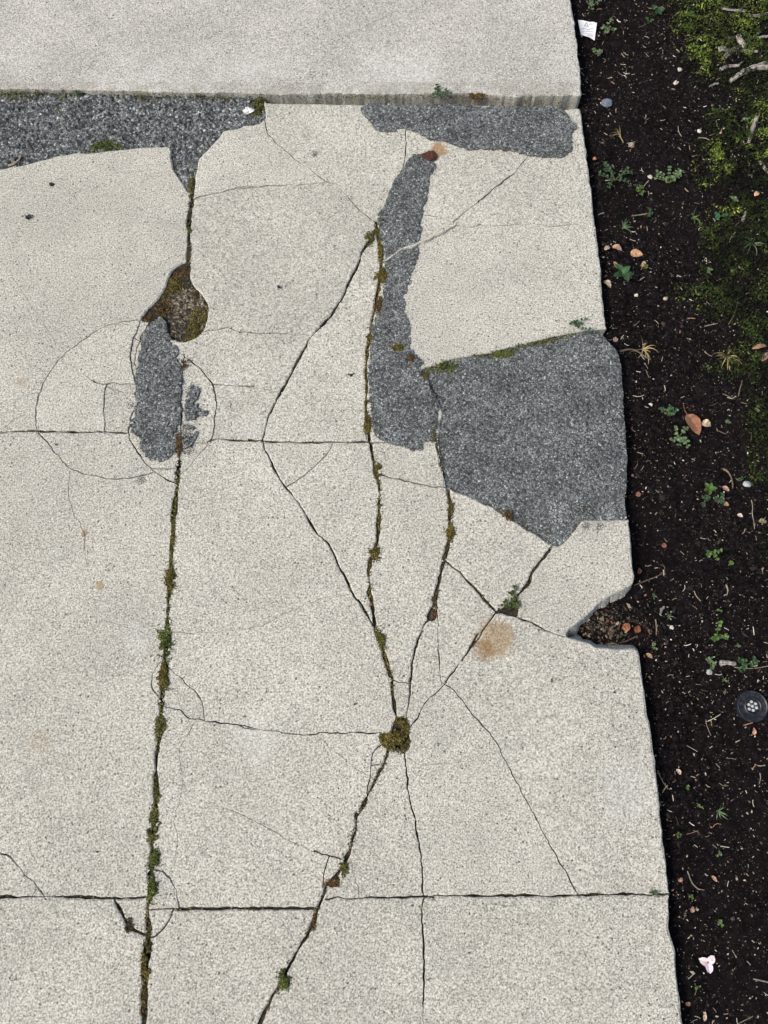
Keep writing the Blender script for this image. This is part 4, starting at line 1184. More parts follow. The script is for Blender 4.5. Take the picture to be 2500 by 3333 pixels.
LV = [
 (V('S', 248, 46), 33, 22, -0.1, (0.50, 0.29, 0.16), 'tan oval dead leaf above the leafy rosette weed', 0.10, 0),
 (V('S', 538, 918), 62, 34, -1.15, (0.26, 0.125, 0.075), 'red brown pointed dead leaf with a thin stalk', 0.15, 24),
 (V('S', 606, 917), 25, 20, -0.3, (0.58, 0.46, 0.31), 'beige crumpled leaf beside the red brown leaf', 0.35, 0),
 (V('R', 215, 1196), 26, 14, -0.5, (0.46, 0.29, 0.20), 'curled pinkish leaf up from the tan oval leaf', 0.4, 0),
 (V('R', 168, 1196), 17, 11, 0.4, (0.48, 0.36, 0.27), 'small curled leaf touching the upper path edge', 0.4, 0),
 (V('S', 285, 95), 20, 9, 1.2, (0.50, 0.35, 0.22), 'thin curled leaf right under the tan oval leaf', 0.3, 10),
 (V('S', 100, 200), 24, 14, -0.8, (0.50, 0.40, 0.30), 'crumpled pale leaf at the path edge below the rosette', 0.5, 0),
 (V('S', 140, 100), 20, 9, 1.9, (0.38, 0.24, 0.16), 'brown curled leaf behind the leafy rosette weed', 0.4, 0),
 (V('T', 163, 848), 22, 19, 0.9, (0.30, 0.13, 0.07), 'red brown bark like leaf in the missing path corner', 0.2, 0),
 (V('T', 222, 860), 20, 15, 1.1, (0.24, 0.085, 0.045), 'bright rusty leaf bit outside the missing path corner', 0.3, 0),
 (V('T', 698, 106), 19, 11, -0.7, (0.46, 0.28, 0.22), 'pinkish leaf beside the broad leaved seedling', 0.15, 0),
 (V('T', 700, 190), 15, 10, -0.3, (0.50, 0.29, 0.17), 'small tan leaf under the pinkish leaf', 0.3, 0),
 (V('S', 880, 522), 42, 11, 0.2, (0.32, 0.20, 0.13), 'folded brown leaf high on the soil bank', 0.3, 0),
 (V('S', 908, 570), 34, 12, 0.9, (0.26, 0.16, 0.13), 'dark folded leaf under the folded brown leaf', 0.2, 0),
 (V('S', 142, 485), 15, 12, 0.5, (0.30, 0.22, 0.19), 'dull leaf bit at the corner of the asphalt field', 0.3, 0),
 (V('T', 228, 137), 14, 12, 0.3, (0.30, 0.14, 0.10), 'crumpled rusty leaf at the foot of the asphalt field', 0.25, 0),
 (V('T', 365, 410), 13, 12, 1.0, (0.24, 0.11, 0.075), 'rusty rosette of dead leaf beside the short slab edge', 0.25, 0),
 (V('T', 287, 1005), 20, 9, -0.6, (0.44, 0.28, 0.19), 'tan leaf curl below the missing path corner', 0.4, 0),
 (V('T', 232, 548), 18, 9, 1.4, (0.20, 0.09, 0.06), 'rusty leaf shred against the short slab edge', 0.4, 0),
 (V('T', 895, 282), 22, 12, -0.2, (0.22, 0.20, 0.10), 'olive leaf with a green tip near the soil bank', 0.3, 0),
 (V('T', 775, 250), 14, 9, -0.5, (0.66, 0.54, 0.46), 'pale pink leaf near the olive leaf', 0.2, 0),
 (V('U', 524, 102), 18, 9, 1.4, (0.58, 0.33, 0.22), 'salmon leaf just below the black cap', 0.4, 0),
 (V('U', 236, 683), 14, 9, 0.6, (0.44, 0.24, 0.15), 'brown leaf bit beside the lower path edge', 0.4, 0),
 (V('U', 369, 680), 18, 8, -0.9, (0.54, 0.33, 0.22), 'orange leaf beside the long curved straw', 0.3, 0),
 (V('U', 283, 800), 15, 10, 1.2, (0.38, 0.24, 0.19), 'dull brown oval leaf under the lower seam', 0.2, 0),
 (V('U', 266, 1168), 14, 9, 0.2, (0.50, 0.29, 0.20), 'small salmon leaf at the path foot', 0.4, 0),
 (V('U', 330, 1215), 26, 8, 1.5, (0.54, 0.44, 0.33), 'long pale curled leaf at the foot of the bed', 0.3, 0),
 (V('U', 230, 262), 17, 9, -0.9, (0.62, 0.52, 0.40), 'pale lacy leaf below the black cap', 0.5, 0),
 (V('R', 880, 935), 17, 11, 0.8, (0.58, 0.34, 0.22), 'salmon leaf on the moss bank', 0.3, 0),
 (V('R', 108, 770), 10, 8, 0.3, (0.52, 0.27, 0.17), 'small orange leaf bit by the upper path edge', 0.3, 0),
]
for i, (at, L, W, yaw, col, lb, curl, st) in enumerate(LV):
    dead_leaf(at, L, W, yaw, col, lb, curl, st, seed=i)

# stones
def stone(name, at, rad, col, label, cat, flat=0.6, seed=0, on=None, rough=0.1):
    r = np.random.default_rng(700 + seed)
    m = mpp(at[0], at[1], -0.04) * rad
    p = G(*at) if on is None else Vector((*P(*at, on), on))
    import bmesh
    bm = bmesh.new(); bmesh.ops.create_icosphere(bm, subdivisions=3, radius=1.0)
    ph = r.uniform(0, 50, 2)
    for q in bm.verts:
        k = 1 + 0.22 * float(vnoise(q.co.x * 1.4 + ph[0], q.co.y * 1.4 + q.co.z * 1.1 + ph[1], seed)) + rough * float(vnoise(q.co.x * 4 + ph[0], q.co.y * 4 + q.co.z * 3, seed + 4))
        q.co = Vector((q.co.x * k * m * r.uniform(0.98, 1.02), q.co.y * k * m * 0.88, q.co.z * k * m * flat + m * flat * 0.45))
    me = bpy.data.meshes.new(name); bm.to_mesh(me); bm.free()
    at_ = me.color_attributes.new('tint', 'FLOAT_COLOR', 'POINT')
    c = np.ones((len(me.vertices), 4), np.float32)
    co = np.array([q.co[:] for q in me.vertices])
    c[:, :3] = np.array(col) * np.clip(1 + 0.3 * vnoise(co[:, 0] / m * 2, co[:, 1] / m * 2, seed)[:, None], 0.5, 1.6)
    at_.data.foreach_set('color', c.ravel())
    o = link(name, me, M['litter'], smooth=rough < 0.15)
    o.location = p
    return tag(o, label, cat)
stone('pebble', V('R', 165, 504), 14.5, (0.16, 0.19, 0.235), 'smooth round blue grey pebble on the soil', 'pebble', seed=1, rough=0.03)
stone('pebble', V('T', 815, 78), 9.5, (0.40, 0.42, 0.44), 'speckled grey pebble beside the curved twig', 'pebble', seed=2)
stone('pebble', V('T', 613, 1090), 8.5, (0.40, 0.43, 0.43), 'pale grey pebble under the pale sprig', 'pebble', seed=3)
stone('pebble', V('T', 410, 850), 6, (0.66, 0.64, 0.60), 'small white pebble out from the missing path corner', 'pebble', seed=4)
stone('pebble', V('S', 250, 252), 5.5, (0.62, 0.60, 0.50), 'cream pebble below the leafy rosette weed', 'pebble', seed=5)
stone('pebble', V('S', 400, 270), 6, (0.50, 0.40, 0.27), 'tan lump of grit in bare soil', 'pebble', seed=6)
stone('pebble', V('R', 375, 848), 6, (0.60, 0.58, 0.50), 'cream chip beside the sprawling pale weed', 'pebble', seed=7, rough=0.3)
stone('pebble', V('R', 608, 632), 6, (0.66, 0.63, 0.56), 'white chip at the edge of the mid moss', 'pebble', seed=8, rough=0.3)
stone('pebble', V('R', 515, 340), 6.5, (0.60, 0.54, 0.44), 'cream chip above the middle of the moss', 'pebble', seed=9, rough=0.3)
stone('pebble', V('R', 497, 402), 6, (0.62, 0.56, 0.48), 'pale shell like chip under the cream chip', 'pebble', seed=10, rough=0.3)
stone('pebble', V('R', 285, 702), 7.5, (0.34, 0.28, 0.21), 'brown lump beside the dry thin grass', 'pebble', seed=11, rough=0.25)
stone('white_chip', V('B', 75, 745), 12, (0.80, 0.80, 0.79), 'white stone chip in the end of the coarse asphalt', 'stone chip', seed=20, on=-0.006, rough=0.35, flat=0.5)
stone('brick_fragment', V('B', 1235, 1032), 17, (0.085, 0.036, 0.026), 'red brown brick fragment at the head of the asphalt strip', 'brick fragment', seed=21, on=0.0, rough=0.3, flat=0.35)
stone('white_chip', V('G', 1268, 272), 5.5, (0.75, 0.73, 0.69), 'white grit stone in the narrow wedge between slabs', 'stone chip', seed=22, on=-0.006, rough=0.2)
stone('brick_fragment', V('G', 1258, 315), 9, (0.15, 0.06, 0.04), 'small red brick crumb in the narrow wedge between slabs', 'brick fragment', seed=23, on=-0.008, rough=0.3)
stone('white_chip', V('G', 778, 1566), 5, (0.72, 0.68, 0.62), 'pale chip lodged in the slanting crack', 'stone chip', seed=24, on=-0.005, rough=0.3)
stone('seed_pod', V('A', 348, 1210), 5.5, (0.035, 0.03, 0.027), 'single round dark seed on the upper slab corner', 'seed', seed=25, on=0.0, rough=0.2)

def crumbs(at, n, spread, size, label, seed):
    r = np.random.default_rng(seed)
    m = mpp(*at); x0, y0 = P(*at)
    L = []
    for i in range(n):
        a = r.uniform(0, 6.28); d = spread * m * abs(r.normal(0, 0.5))
        s = size * m * r.uniform(0.6, 1.2)
        v = np.array([(1, 0, 0), (-.5, .8, 0), (-.6, -.7, 0), (0.1, 0.1, 0.9), (0, 0, -0.3)]) * s * r.uniform(0.7, 1.3, (5, 3))
        L.append((rot(v, a) + (d * math.cos(a), d * math.sin(a) * 0.75, s * 0.25), [(0, 1, 3), (1, 2, 3), (2, 0, 3), (1, 0, 4), (2, 1, 4), (0, 2, 4)], tuple(np.array((0.028, 0.028, 0.033)) * r.uniform(0.6, 1.5))))
    o = link('tar_crumbs', tinted('tar_crumbs', L), M['litter'])
    o.location = (x0, y0, 0.0012)
    tag(o, label, 'tar crumbs')
crumbs(V('A', 200, 1425), 22, 15, 3.2, 'cluster of black tar crumbs on the uncracked upper slab', 1)
crumbs(V('B', 266, 1866), 6, 7, 4.5, 'black fleck on the slab between two long cracks', 2)
crumbs(V('E', 730, 568), 9, 6, 3.4, 'black star of tar beside the asphalt strip', 3)
crumbs(V('G', 757, 884), 4, 5, 3.2, 'small dark fleck on the big slab above the moss knot', 4)
crumbs(V('K', 862, 738), 4, 5, 3.2, 'black fleck on the slab under the rust stain', 5)
crumbs(V('K', 1265, 810), 4, 4, 3.0, 'tiny dark fleck near the lower path edge', 6)
crumbs(V('H', 640, 1825), 4, 4, 3.0, 'dark fleck above the lower seam', 7)
crumbs(V('D', 375, 1265), 3, 3, 2.8, 'dark fleck inside the big ring crack', 8)

# weathered wood and twigs
def wood(name, trace, r0, r1, label, col=(0.56, 0.52, 0.46), sides=9, lift=0.3, flat=0.75, seed=0, cat='wood piece', cut=False):
    r = np.random.default_rng(500 + seed)
    pts2 = T(trace)
    n = max(5, len(pts2) * 3)
    pts = np.array([G(*q)[:] for q in pts2])
    s = np.linspace(0, len(pts) - 1, n)
    c = np.stack([np.interp(s, np.arange(len(pts)), pts[:, i]) for i in range(3)], 1)
    for _ in range(2):
        q = c.copy(); q[1:-1] = (c[:-2] + 2 * c[1:-1] + c[2:]) / 4; c = q
    m = mpp(*pts2[0], -0.03)
    R0, R1 = r0 * m, r1 * m
    c[:, 2] += (R0 + R1) * 0.5 * lift + 0.003
    c[1:-1] += r.normal(0, 0.12 * min(R0, R1), (n - 2, 3))
    base = c[0].copy(); c = c - base
    d = np.gradient(c, axis=0); d /= np.linalg.norm(d, axis=1)[:, None] + 1e-9
    v, f, cols, gr = [], [], [], []
    for i in range(n):
        a = np.cross(d[i], (0, 0, 1)); a /= np.linalg.norm(a) + 1e-9; b = np.cross(a, d[i])
        rad = (R0 + (R1 - R0) * i / (n - 1)) * (1 + r.normal(0, 0.09)) * (0.72 if i in (0, n - 1) and not cut else 1)
        for k in range(sides):
            q = 2 * math.pi * k / sides
            w = rad * (1 + 0.13 * vnoise(k * 1.3 + seed, i * 0.25, seed))
            v.append(c[i] + a * math.cos(q) * w + b * math.sin(q) * w * flat)
            cols.append(np.array(col) * (0.8 + 0.35 * r.random()))
            gr.append(k * 0.37 + seed)
    for i in range(n - 1):
        for k in range(sides):
            f.append((i * sides + k, i * sides + (k + 1) % sides, (i + 1) * sides + (k + 1) % sides, (i + 1) * sides + k))
    f.append(tuple(range(sides))[::-1]); f.append(tuple(range((n - 1) * sides, n * sides)))
    me = pymesh(name, v, f)
    at = me.color_attributes.new('tint', 'FLOAT_COLOR', 'POINT')
    at.data.foreach_set('color', np.c_[np.array(cols, np.float32), np.ones(len(cols), np.float32)].ravel())
    g = me.attributes.new('grain', 'FLOAT', 'POINT'); g.data.foreach_set('value', np.array(gr, np.float32))
    o = link(name, me, M['wood'])
    o.location = base
    return tag(o, label, cat)
WOOD = [
 ('R 712,50 760,60 830,66', 4, 5, 'straight pale stick at the top of the moss bank'),
 ('R 845,84 890,74 960,68', 6, 5, 'pale stick beyond the straight stick at the top'),
 ('R 792,182 806,212 822,242', 11, 9, 'short stub of grey root standing across the others'),
 ('R 722,290 745,262 800,228', 9, 10, 'slanting grey root piece below the short stub'),
 ('R 696,252 716,246 742,250', 11, 8, 'pale knob of wood beside the slanting root piece'),
 ('R 790,252 830,256 886,258', 6, 7, 'thin horizontal root piece touching the short stub'),
 ('R 706,345 735,328 800,324', 8, 6, 'flat curved chip of wood above the thick branch'),
 ('R 752,405 790,372 830,348 880,334 945,328 1010,330', 9, 15, 'thick forked looking weathered branch on the moss'),
 ('R 800,375 850,345 900,318 930,310 1000,318', 4, 8, 'thinner branch lying along the thick branch'),
 ('R 655,425 680,412 700,408', 5, 4, 'small bent stick near the end of the thick branch'),
 ('R 842,690 858,630 884,566', 7, 9, 'upright grey wood splinter half way down the moss'),
 ('R 882,192 915,188 960,184', 5, 5, 'small pale stick beside the little weed in the wood'),
 ('R 895,780 925,820 950,850', 8, 7, 'broken pale wood chip on the moss bank'),
 ('R 812,1065 822,1040 830,1018', 6, 5, 'pale bark chip in the lower moss'),
 ('T 664,1044 700,1040 752,1046', 11, 9, 'grey wood chunk beside the weed with straw stalks'),
 ('T 345,780 360,748 368,740', 4, 5, 'short wood splinter beside the small forked grass'),
 ('X 2260,520 2330,480 2420,470 2500,440', 9, 12, 'weathered root on the far side of the moss'),
 ('X 2240,900 2290,960 2330,1040', 6, 8, 'grey root end in the far moss'),
]
for i, (tr, a, b, lb) in enumerate(WOOD):
    tag(wood('wood_piece', tr, a * 0.68, b * 0.68, lb, seed=i), group='weathered wood pieces in the moss')
TWIGS = [
 ('S 165,545 215,530 260,545 290,570 320,585', 2.6, 1.8, 'brown twig starting at the asphalt field edge', (0.30, 0.24, 0.17)),
 ('S 690,1145 720,1160 740,1205 742,1245', 2.6, 1.5, 'curved tan twig above the broad leaved seedling', (0.46, 0.32, 0.20)),
 ('S 768,265 765,310 745,365 720,405', 1.2, 0.9, 'long thin green straw on the moss rim', (0.30, 0.32, 0.14)),
 ('R 636,557 700,548 780,518', 1.4, 1.0, 'long thin olive straw across the middle moss', (0.26, 0.26, 0.10)),
 ('T 205,625 290,592 345,570 372,545 370,520 345,515', 1.5, 0.9, 'long hooked brown tendril beside the short slab edge', (0.34, 0.24, 0.16)),
 ('T 835,165 845,200 840,240 852,290 850,305', 1.4, 1.0, 'tangled pale stem near the speckled pebble', (0.52, 0.46, 0.36)),
 ('T 700,620 712,655 702,680', 2.0, 1.2, 'branched pale twig in bare soil', (0.50, 0.43, 0.33)),
 ('T 320,808 327,850 325,893', 1.8, 1.2, 'upright pale straw by the missing corner', (0.46, 0.36, 0.24)),
 ('T 130,935 180,918 225,896', 2.2, 1.4, 'brown twig lying in the missing corner', (0.20, 0.14, 0.10)),
 ('T 50,942 100,935 150,958 205,968', 1.8, 1.2, 'thin stalk along the lower side of the missing corner', (0.36, 0.28, 0.18)),
 ('T 745,1065 830,1075 930,1058 1000,1045', 1.3, 1.0, 'straw stalk reaching out beyond the wood chunk', (0.48, 0.44, 0.25)),
 ('U 148,255 160,285 180,320', 1.6, 1.0, 'thin straight straw next to the path edge under the cap', (0.44, 0.38, 0.27)),
 ('U 264,650 280,695 305,722 330,724', 1.9, 1.2, 'long curved straw beside the lower seam', (0.56, 0.50, 0.40)),
 ('U 522,1072 555,1080 590,1088', 1.9, 1.6, 'pale stalk at the low outer soil', (0.60, 0.54, 0.44)),
 ('U 548,265 552,285 545,310', 1.2, 1.0, 'short pale straw below the black cap', (0.56, 0.52, 0.42)),
 ('U 460,1250 495,1232 522,1218', 1.2, 0.8, 'thin straw at the foot of the bed', (0.46, 0.40, 0.32)),
 ('R 285,1040 330,1035 378,1025', 1.6, 1.0, 'straight pale straw through the small dark weed', (0.50, 0.46, 0.30)),
 ('S 598,415 640,405 665,400', 2.0, 1.2, 'pale forked straw above the dry fan', (0.58, 0.53, 0.42)),
 ('S 770,775 780,730 792,690', 1.4, 0.9, 'leaning pale straw beside the mossy rim', (0.52, 0.48, 0.38)),
 ('S 690,760 720,772 745,788', 1.5, 1.0, 'dull twig above the beige crumpled leaf', (0.34, 0.28, 0.20)),
 ('A 85,1080 130,1060 150,1020', 2.2, 1.6, 'X', (0.42, 0.33, 0.22)),
]
for i, (tr, a, b, lb, col) in enumerate(TWIGS):
    if lb == 'X': continue
    tag(wood('twig', tr, a, b, lb, col, sides=5, lift=0.6, flat=0.9, seed=60 + i, cat='twig'), group='twigs and straws on the soil')

# scrap of paper with pencil scribbles
def paper():
    z0 = 0.012
    c = G(*V('R', 78, 145), z0)
    poly = [V('R', *q) for q in ((30, 103), (55, 104), (85, 109), (104, 106), (122, 112), (121, 118), (116, 155), (111, 196), (82, 184), (46, 165))]
    w = toworld(poly, c.z) - (c.x, c.y)
    n = len(w)
    ring = np.vstack([w, w * 0.66, w * 0.33, [(0, 0)]])
    zz = 0.004 * vnoise(ring[:, 0] / 0.02, ring[:, 1] / 0.02, 3) + 0.05 * ring[:, 1] * 0.3
    V3 = [(a[0], a[1], b) for a, b in zip(ring, zz)]
    F_ = []
    for j in range(2):
        F_ += [(j * n + i, j * n + (i + 1) % n, (j + 1) * n + (i + 1) % n, (j + 1) * n + i) for i in range(n)]
    F_ += [(2 * n + i, 2 * n + (i + 1) % n, 3 * n) for i in range(n)]
    m = len(V3)
    V3 += [(a, b, z - 0.0005) for a, b, z in V3]
    F_ += [tuple(i + m for i in q[::-1]) for q in F_] + [((i + 1) % n, i, i + m, (i + 1) % n + m) for i in range(n)]
    k = NT('paper'); p = k.obpos()
    k.colour(k.mix(k.ramp(k.noise(p, 70, 4, 0.7), 0.5, 0.75, 0, 0.35), (0.90, 0.90, 0.90), (0.55, 0.55, 0.58)))
    o = link('paper_scrap', pymesh('paper_scrap', V3, F_), k.m)
    o.location = c
    tag(o, 'torn white paper scrap with grey scribbles beside the path', 'paper')
    ink = NT('pencil').colour((0.16, 0.16, 0.19)).m
    L = []
    def zat(x, y): return 0.004 * float(vnoise(x / 0.02, y / 0.02, 3)) + 0.015 * y + 0.0009
    for tr in ('62,128 72,112 82,128 65,126', '50,140 62,136 78,143 95,138 108,142', '58,150 66,147 74,152 82,148 92,153 104,150', '68,160 80,158 92,163 104,160', '84,120 92,116 100,122', '78,172 90,170 102,175'):
        q = toworld([V('R', *map(float, s.split(','))) for s in tr.split()], c.z) - (c.x, c.y)
        r, _, _ = resample(q, 0.002)
        L.append(tube([(a, b, zat(a, b)) for a, b in r], 0.0005, 0.0005, 4))
    child('scribble', tinted('scribble', L), ink, o)
paper()

# round black plastic cap with pale studs
def cap():
    at = (2170, 2153)
    c = G(*at, 0.006)
    R = 39 * mpp(*at, -0.04)
    k = NT('black_plastic'); p = k.obpos()
    k.colour(k.mix(k.ramp(k.noise(p, 130, 4, 0.7), 0.45, 0.75, 0, 0.5), (0.012, 0.013, 0.018), (0.09, 0.095, 0.115)))
    k.b.inputs['Roughness'].default_value = 0.42; k.b.inputs['Specular IOR Level'].default_value = 0.5
    k.bump(k.noise(p, 400, 3), 0.4, 0.001)
    def lathe(name, prof, seg=48):
        v, f = [], []
        for r_, z_ in prof:
            for i in range(seg):
                a = 2 * math.pi * i / seg
                v.append((R * r_ * math.cos(a), R * r_ * math.sin(a), z_))
        for j in range(len(prof) - 1):
            for i in range(seg):
                f.append((j * seg + i, j * seg + (i + 1) % seg, (j + 1) * seg + (i + 1) % seg, (j + 1) * seg + i))
        return pymesh(name, v, f)
    root = empty('drain_cap', c)
    root.rotation_euler = (0.05, -0.03, 0.4)
    o = child('cap_disc', lathe('cap_disc', [(1.0, -0.012), (1.0, 0.0), (0.97, 0.0022), (0.92, 0.0026), (0.86, 0.0014), (0.60, 0.0006), (0.52, 0.0008), (0.50, -0.001), (0.001, -0.001)]), k.m, root)
    o = child('inner_ring', lathe('inner_ring', [(0.56, 0.0), (0.55, 0.0030), (0.50, 0.0040), (0.45, 0.0030), (0.44, -0.0005)]), k.m, root)
    g = NT('pale_grit'); q = g.obpos(); g.colour(g.mix(g.noise(q, 300, 2), (0.30, 0.31, 0.33), (0.66, 0.67, 0.68)))
    for i, (a, d) in enumerate(((0.2, 0.26), (1.3, 0.28), (2.3, 0.24), (3.4, 0.29), (4.4, 0.25), (5.5, 0.27), (0.0, 0.0))):
        me = lathe('stud', [(0.10, -0.002), (0.095, 0.0014), (0.06, 0.0024), (0.001, 0.0026)], 10)
        s = child('stud', me, g.m, root); s.location = (R * d * math.cos(a), R * d * math.sin(a), 0.0002)
    ribs = []
    for i in range(16):
        a = 2 * math.pi * i / 16
        v = np.array([(0.64, -.012, 0.0006), (0.84, -.016, 0.0012), (0.84, .016, 0.0012), (0.64, .012, 0.0006), (0.66, 0, 0.0018), (0.82, 0, 0.0024)]) * (R, R, 1)
        ribs.append((rot(v, a), [(0, 1, 5, 4), (1, 2, 5), (2, 3, 4, 5), (3, 0, 4)], (0.1, 0.1, 0.1)))
    child('rib_ring', tinted('rib_ring', ribs), k.m, root)
    tag(root, 'round black plastic drain cap with pale studs set in the soil', 'drain cap')
cap()

# fallen blossom: three white petals
def petals(at, R, label, seed):
    r = random.Random(seed)
    p = G(*at, 0.004)
    m = mpp(*at, -0.04)
    root = empty('blossom', p)
    for i in range(3):
        v, f = leaf_poly(R * m, R * m * 0.75, 0.15, 5, 0.6)
        child('petal', tinted('petal', [(rot(v, 0.7 + i * 2.05, r.uniform(0.05, 0.35)), f, jit((0.80, 0.76, 0.77), r, 0.06))]), M['leaf'], root)
    child('blossom_heart', tinted('blossom_heart', [tube([(0, 0, 0), (0, 0, 0.004)], 0.0022, 0.0012, 6, (0.45, 0.25, 0.09))]), M['leaf'], root)
    tag(root, label, 'blossom')
petals(V('U', 342, 1008), 24, 'fallen white blossom with three petals on the dark soil', 1)

# root showing in the corner of the coarse asphalt
r = np.array([(*P(*V('A', *q), 0.0), -0.002) for q in ((70, 1085), (110, 1070), (140, 1045), (152, 1015))])
o = link('root_end', tinted('root_end', [tube(r - r[0], 0.0026, 0.0018, 6, (0.42, 0.33, 0.22))]), M['litter']); o.location = r[0]
tag(o, 'pale root end at the lower rim of the coarse asphalt band', 'root')

# ---------------------------------------------------------------- fine litter nobody could count
def chips(x, y, z, size, cols, thick=0.35, rng=RNG):
    n = len(x)
    base = np.array([(1, 0, 0), (-.35, .7, .1), (-.8, -.25, 0), (.1, -.6, .1), (0.05, 0.05, 0.5)])
    f0 = np.array([(0, 1, 4), (1, 2, 4), (2, 3, 4), (3, 0, 4)])
    th = rng.uniform(0, 6.283, n); asp = rng.uniform(0.35, 1.0, n)
    v = base[None] * rng.uniform(0.7, 1.3, (n, 5, 3)) * size[:, None, None]
    v[:, :, 1] *= asp[:, None]; v[:, :, 2] *= thick
    X = v[:, :, 0] * np.cos(th)[:, None] - v[:, :, 1] * np.sin(th)[:, None]
    Y = v[:, :, 0] * np.sin(th)[:, None] + v[:, :, 1] * np.cos(th)[:, None]
    Z = v[:, :, 2] + v[:, :, 0] * rng.normal(0, 0.25, n)[:, None]
    V_ = np.stack([X + x[:, None], Y + y[:, None], Z + z[:, None]], 2).reshape(-1, 3)
    F_ = (f0[None] + 5 * np.arange(n)[:, None, None]).reshape(-1, 3)
    return V_, F_, np.repeat(cols, 5, 0)

def needles(x, y, L, cols, w, rng=RNG, lift=0.002):
    n = len(x)
    th = rng.uniform(0, 6.283, n); bend = rng.normal(0, 0.35, n)
    V_, F_, K_ = [], [], []
    k = 4
    t = np.linspace(-0.5, 0.5, k)
    px = x[:, None] + L[:, None] * (t[None] * np.cos(th)[:, None] - bend[:, None] * (t[None] ** 2 - .08) * np.sin(th)[:, None])
    py = y[:, None] + L[:, None] * (t[None] * np.sin(th)[:, None] + bend[:, None] * (t[None] ** 2 - .08) * np.cos(th)[:, None])
    pz = soilz(px, py) * 0.5 + (soilz(x, y) * 0.5)[:, None] + lift
    nx, ny = -np.sin(th)[:, None] * w[:, None], np.cos(th)[:, None] * w[:, None]
    a = np.stack([px + nx, py + ny, pz - 0.0006], 2); b = np.stack([px, py, pz + w[:, None] * 1.1], 2); c = np.stack([px - nx, py - ny, pz - 0.0006], 2)
    V_ = np.concatenate([a, b, c], 1).reshape(-1, 3)      # rows of k: a b c
    f = []
    for i in range(k - 1):
        f += [(i, i + 1, k + i + 1, k + i), (k + i, k + i + 1, 2 * k + i + 1, 2 * k + i)]
    F_ = (np.array(f)[None] + 3 * k * np.arange(n)[:, None, None]).reshape(-1, 4)
    return V_, F_, np.repeat(cols, 3 * k, 0)

LPAL = np.array([(0.60, 0.55, 0.45), (0.42, 0.35, 0.26), (0.26, 0.19, 0.13), (0.46, 0.27, 0.18), (0.70, 0.66, 0.58), (0.14, 0.10, 0.075), (0.34, 0.28, 0.25), (0.52, 0.46, 0.33)])
n = 21000
x = RNG.uniform(0.42, 1.5, n); y = RNG.uniform(-0.75, 2.5, n)
k = (x > edge_x(y) - 0.01) & (fbm(x, y, 0.14, 61, 2) + 0.6 * RNG.normal(0, 1, n) > -0.45)
x, y = x[k], y[k]
sz = np.clip(RNG.lognormal(math.log(0.0014), 0.45, len(x)), 0.0008, 0.0062)
c = LPAL[RNG.choice(8, len(x), p=(.2, .18, .13, .08, .12, .13, .08, .08))] * RNG.uniform(0.6, 1.2, (len(x), 1))
v, f, kc = chips(x, y, soilz(x, y) + 0.0012 + 0.004 * (moss_mask(x, y)[0] > 0.3), sz, c)
o = link('soil_litter', fastmesh('soil_litter', v, f, kc), M['litter'])
tag(o, 'pale grit and leaf crumbs scattered on the soil', kind='stuff')
n = 3300
x = RNG.uniform(0.42, 1.5, n); y = RNG.uniform(-0.75, 2.5, n)
k = (x > edge_x(y) + 0.008) & (fbm(x, y, 0.16, 63, 2) + 0.7 * RNG.normal(0, 1, n) > -0.2)
x, y = x[k], y[k]
L = np.clip(RNG.lognormal(math.log(0.0085), 0.5, len(x)), 0.004, 0.030)
c = LPAL[RNG.choice(8, len(x), p=(.22, .2, .12, .06, .14, .06, .06, .14))] * RNG.uniform(0.6, 1.15, (len(x), 1))
v, f, kc = needles(x, y, L, c, RNG.uniform(0.00035, 0.0008, len(x)), lift=0.0035)
o = link('straw_litter', fastmesh('straw_litter', v, f, kc), M['litter'])
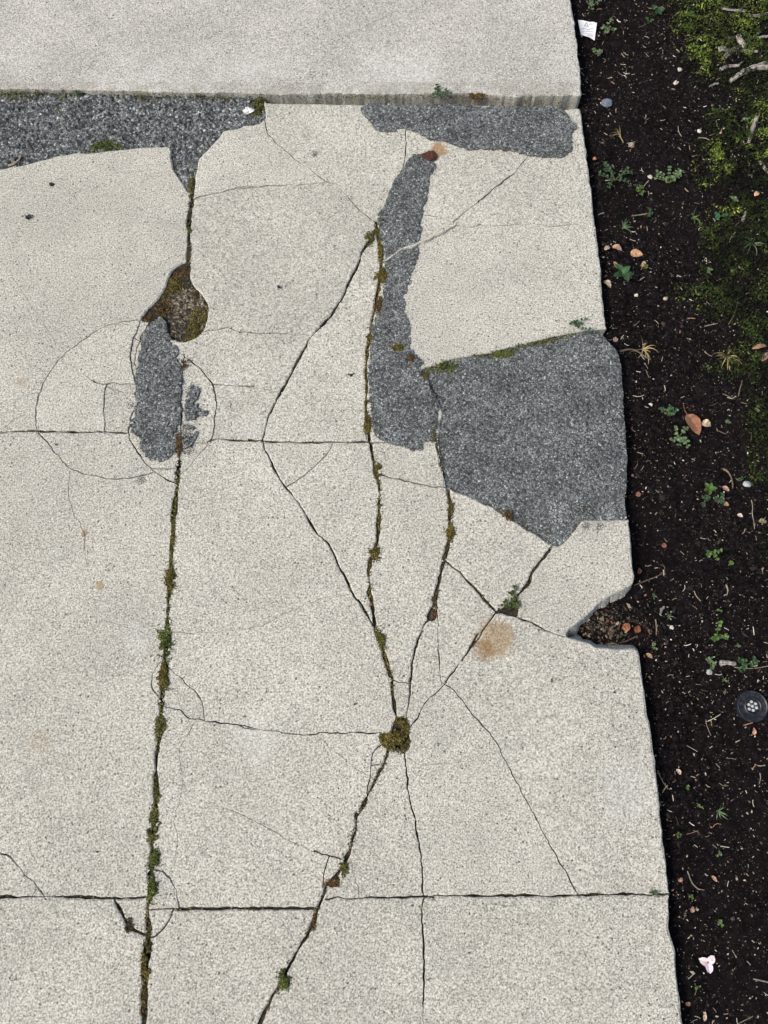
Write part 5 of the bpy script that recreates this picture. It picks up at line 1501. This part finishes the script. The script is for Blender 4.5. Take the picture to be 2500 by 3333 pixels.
tag(o, 'short dry straws and needles scattered on the soil', kind='stuff')

n = 15000
x = RNG.uniform(0.42, 1.2, n); y = RNG.uniform(-0.75, 1.9, n)
k = (x > edge_x(y) - 0.004) & (fbm(x, y, 0.09, 71, 2) + 0.5 * RNG.normal(0, 1, n) > -0.1)
x, y = x[k], y[k]
c = np.array([(0.016, 0.012, 0.013), (0.030, 0.022, 0.022), (0.008, 0.006, 0.007), (0.05, 0.037, 0.033)])[RNG.choice(4, len(x), p=(.4, .25, .25, .1))] * RNG.uniform(0.6, 1.4, (len(x), 1))
v, f, kc = chips(x, y, soilz(x, y) - 0.0005, np.clip(RNG.lognormal(math.log(0.0030), 0.45, len(x)), 0.0012, 0.010), c, 0.9)
o = link('soil_crumbs', fastmesh('soil_crumbs', v, f, kc), M['litter'])
tag(o, 'dark crumbs and clods of soil covering the bed', kind='stuff')

# red brown bark and grit heaped in the missing corner
gx, gy = P(*V('K', 1200, 400), -0.03)
n = 650
x = gx + RNG.normal(0.0, 0.034, n); y = gy + RNG.normal(0, 0.026, n)
c = np.array([(0.07, 0.04, 0.027), (0.12, 0.10, 0.07), (0.03, 0.024, 0.019), (0.20, 0.095, 0.055), (0.30, 0.26, 0.19)])[RNG.choice(5, n, p=(.16, .3, .36, .08, .10))] * RNG.uniform(0.6, 1.2, (n, 1))
v, f, kc = chips(x, y, soilz(x, y) + 0.001, np.clip(RNG.lognormal(math.log(0.0024), 0.5, n), 0.001, 0.009), c)
o = link('bark_litter', fastmesh('bark_litter', v, f, kc), M['litter'])
tag(o, 'brown bark crumbs and grit heaped in the missing path corner', kind='stuff')

# weak crumbled concrete showing at the bottom of the mossy hole
o = asphalt('X', T('D 1150,150 1215,200 1250,250 1310,320 1350,380 1340,440 1300,530 1250,575 1200,600 1110,590 1060,500 980,480 930,460 1000,360 1080,270'), -0.0065, M['rubble'], seed=6, pitch=0.004, amp=0.0016)
o.name = 'rubble_floor'
del o['group']
tag(o, 'grey crumbled concrete lying at the bottom of the mossy hole', 'rubble')
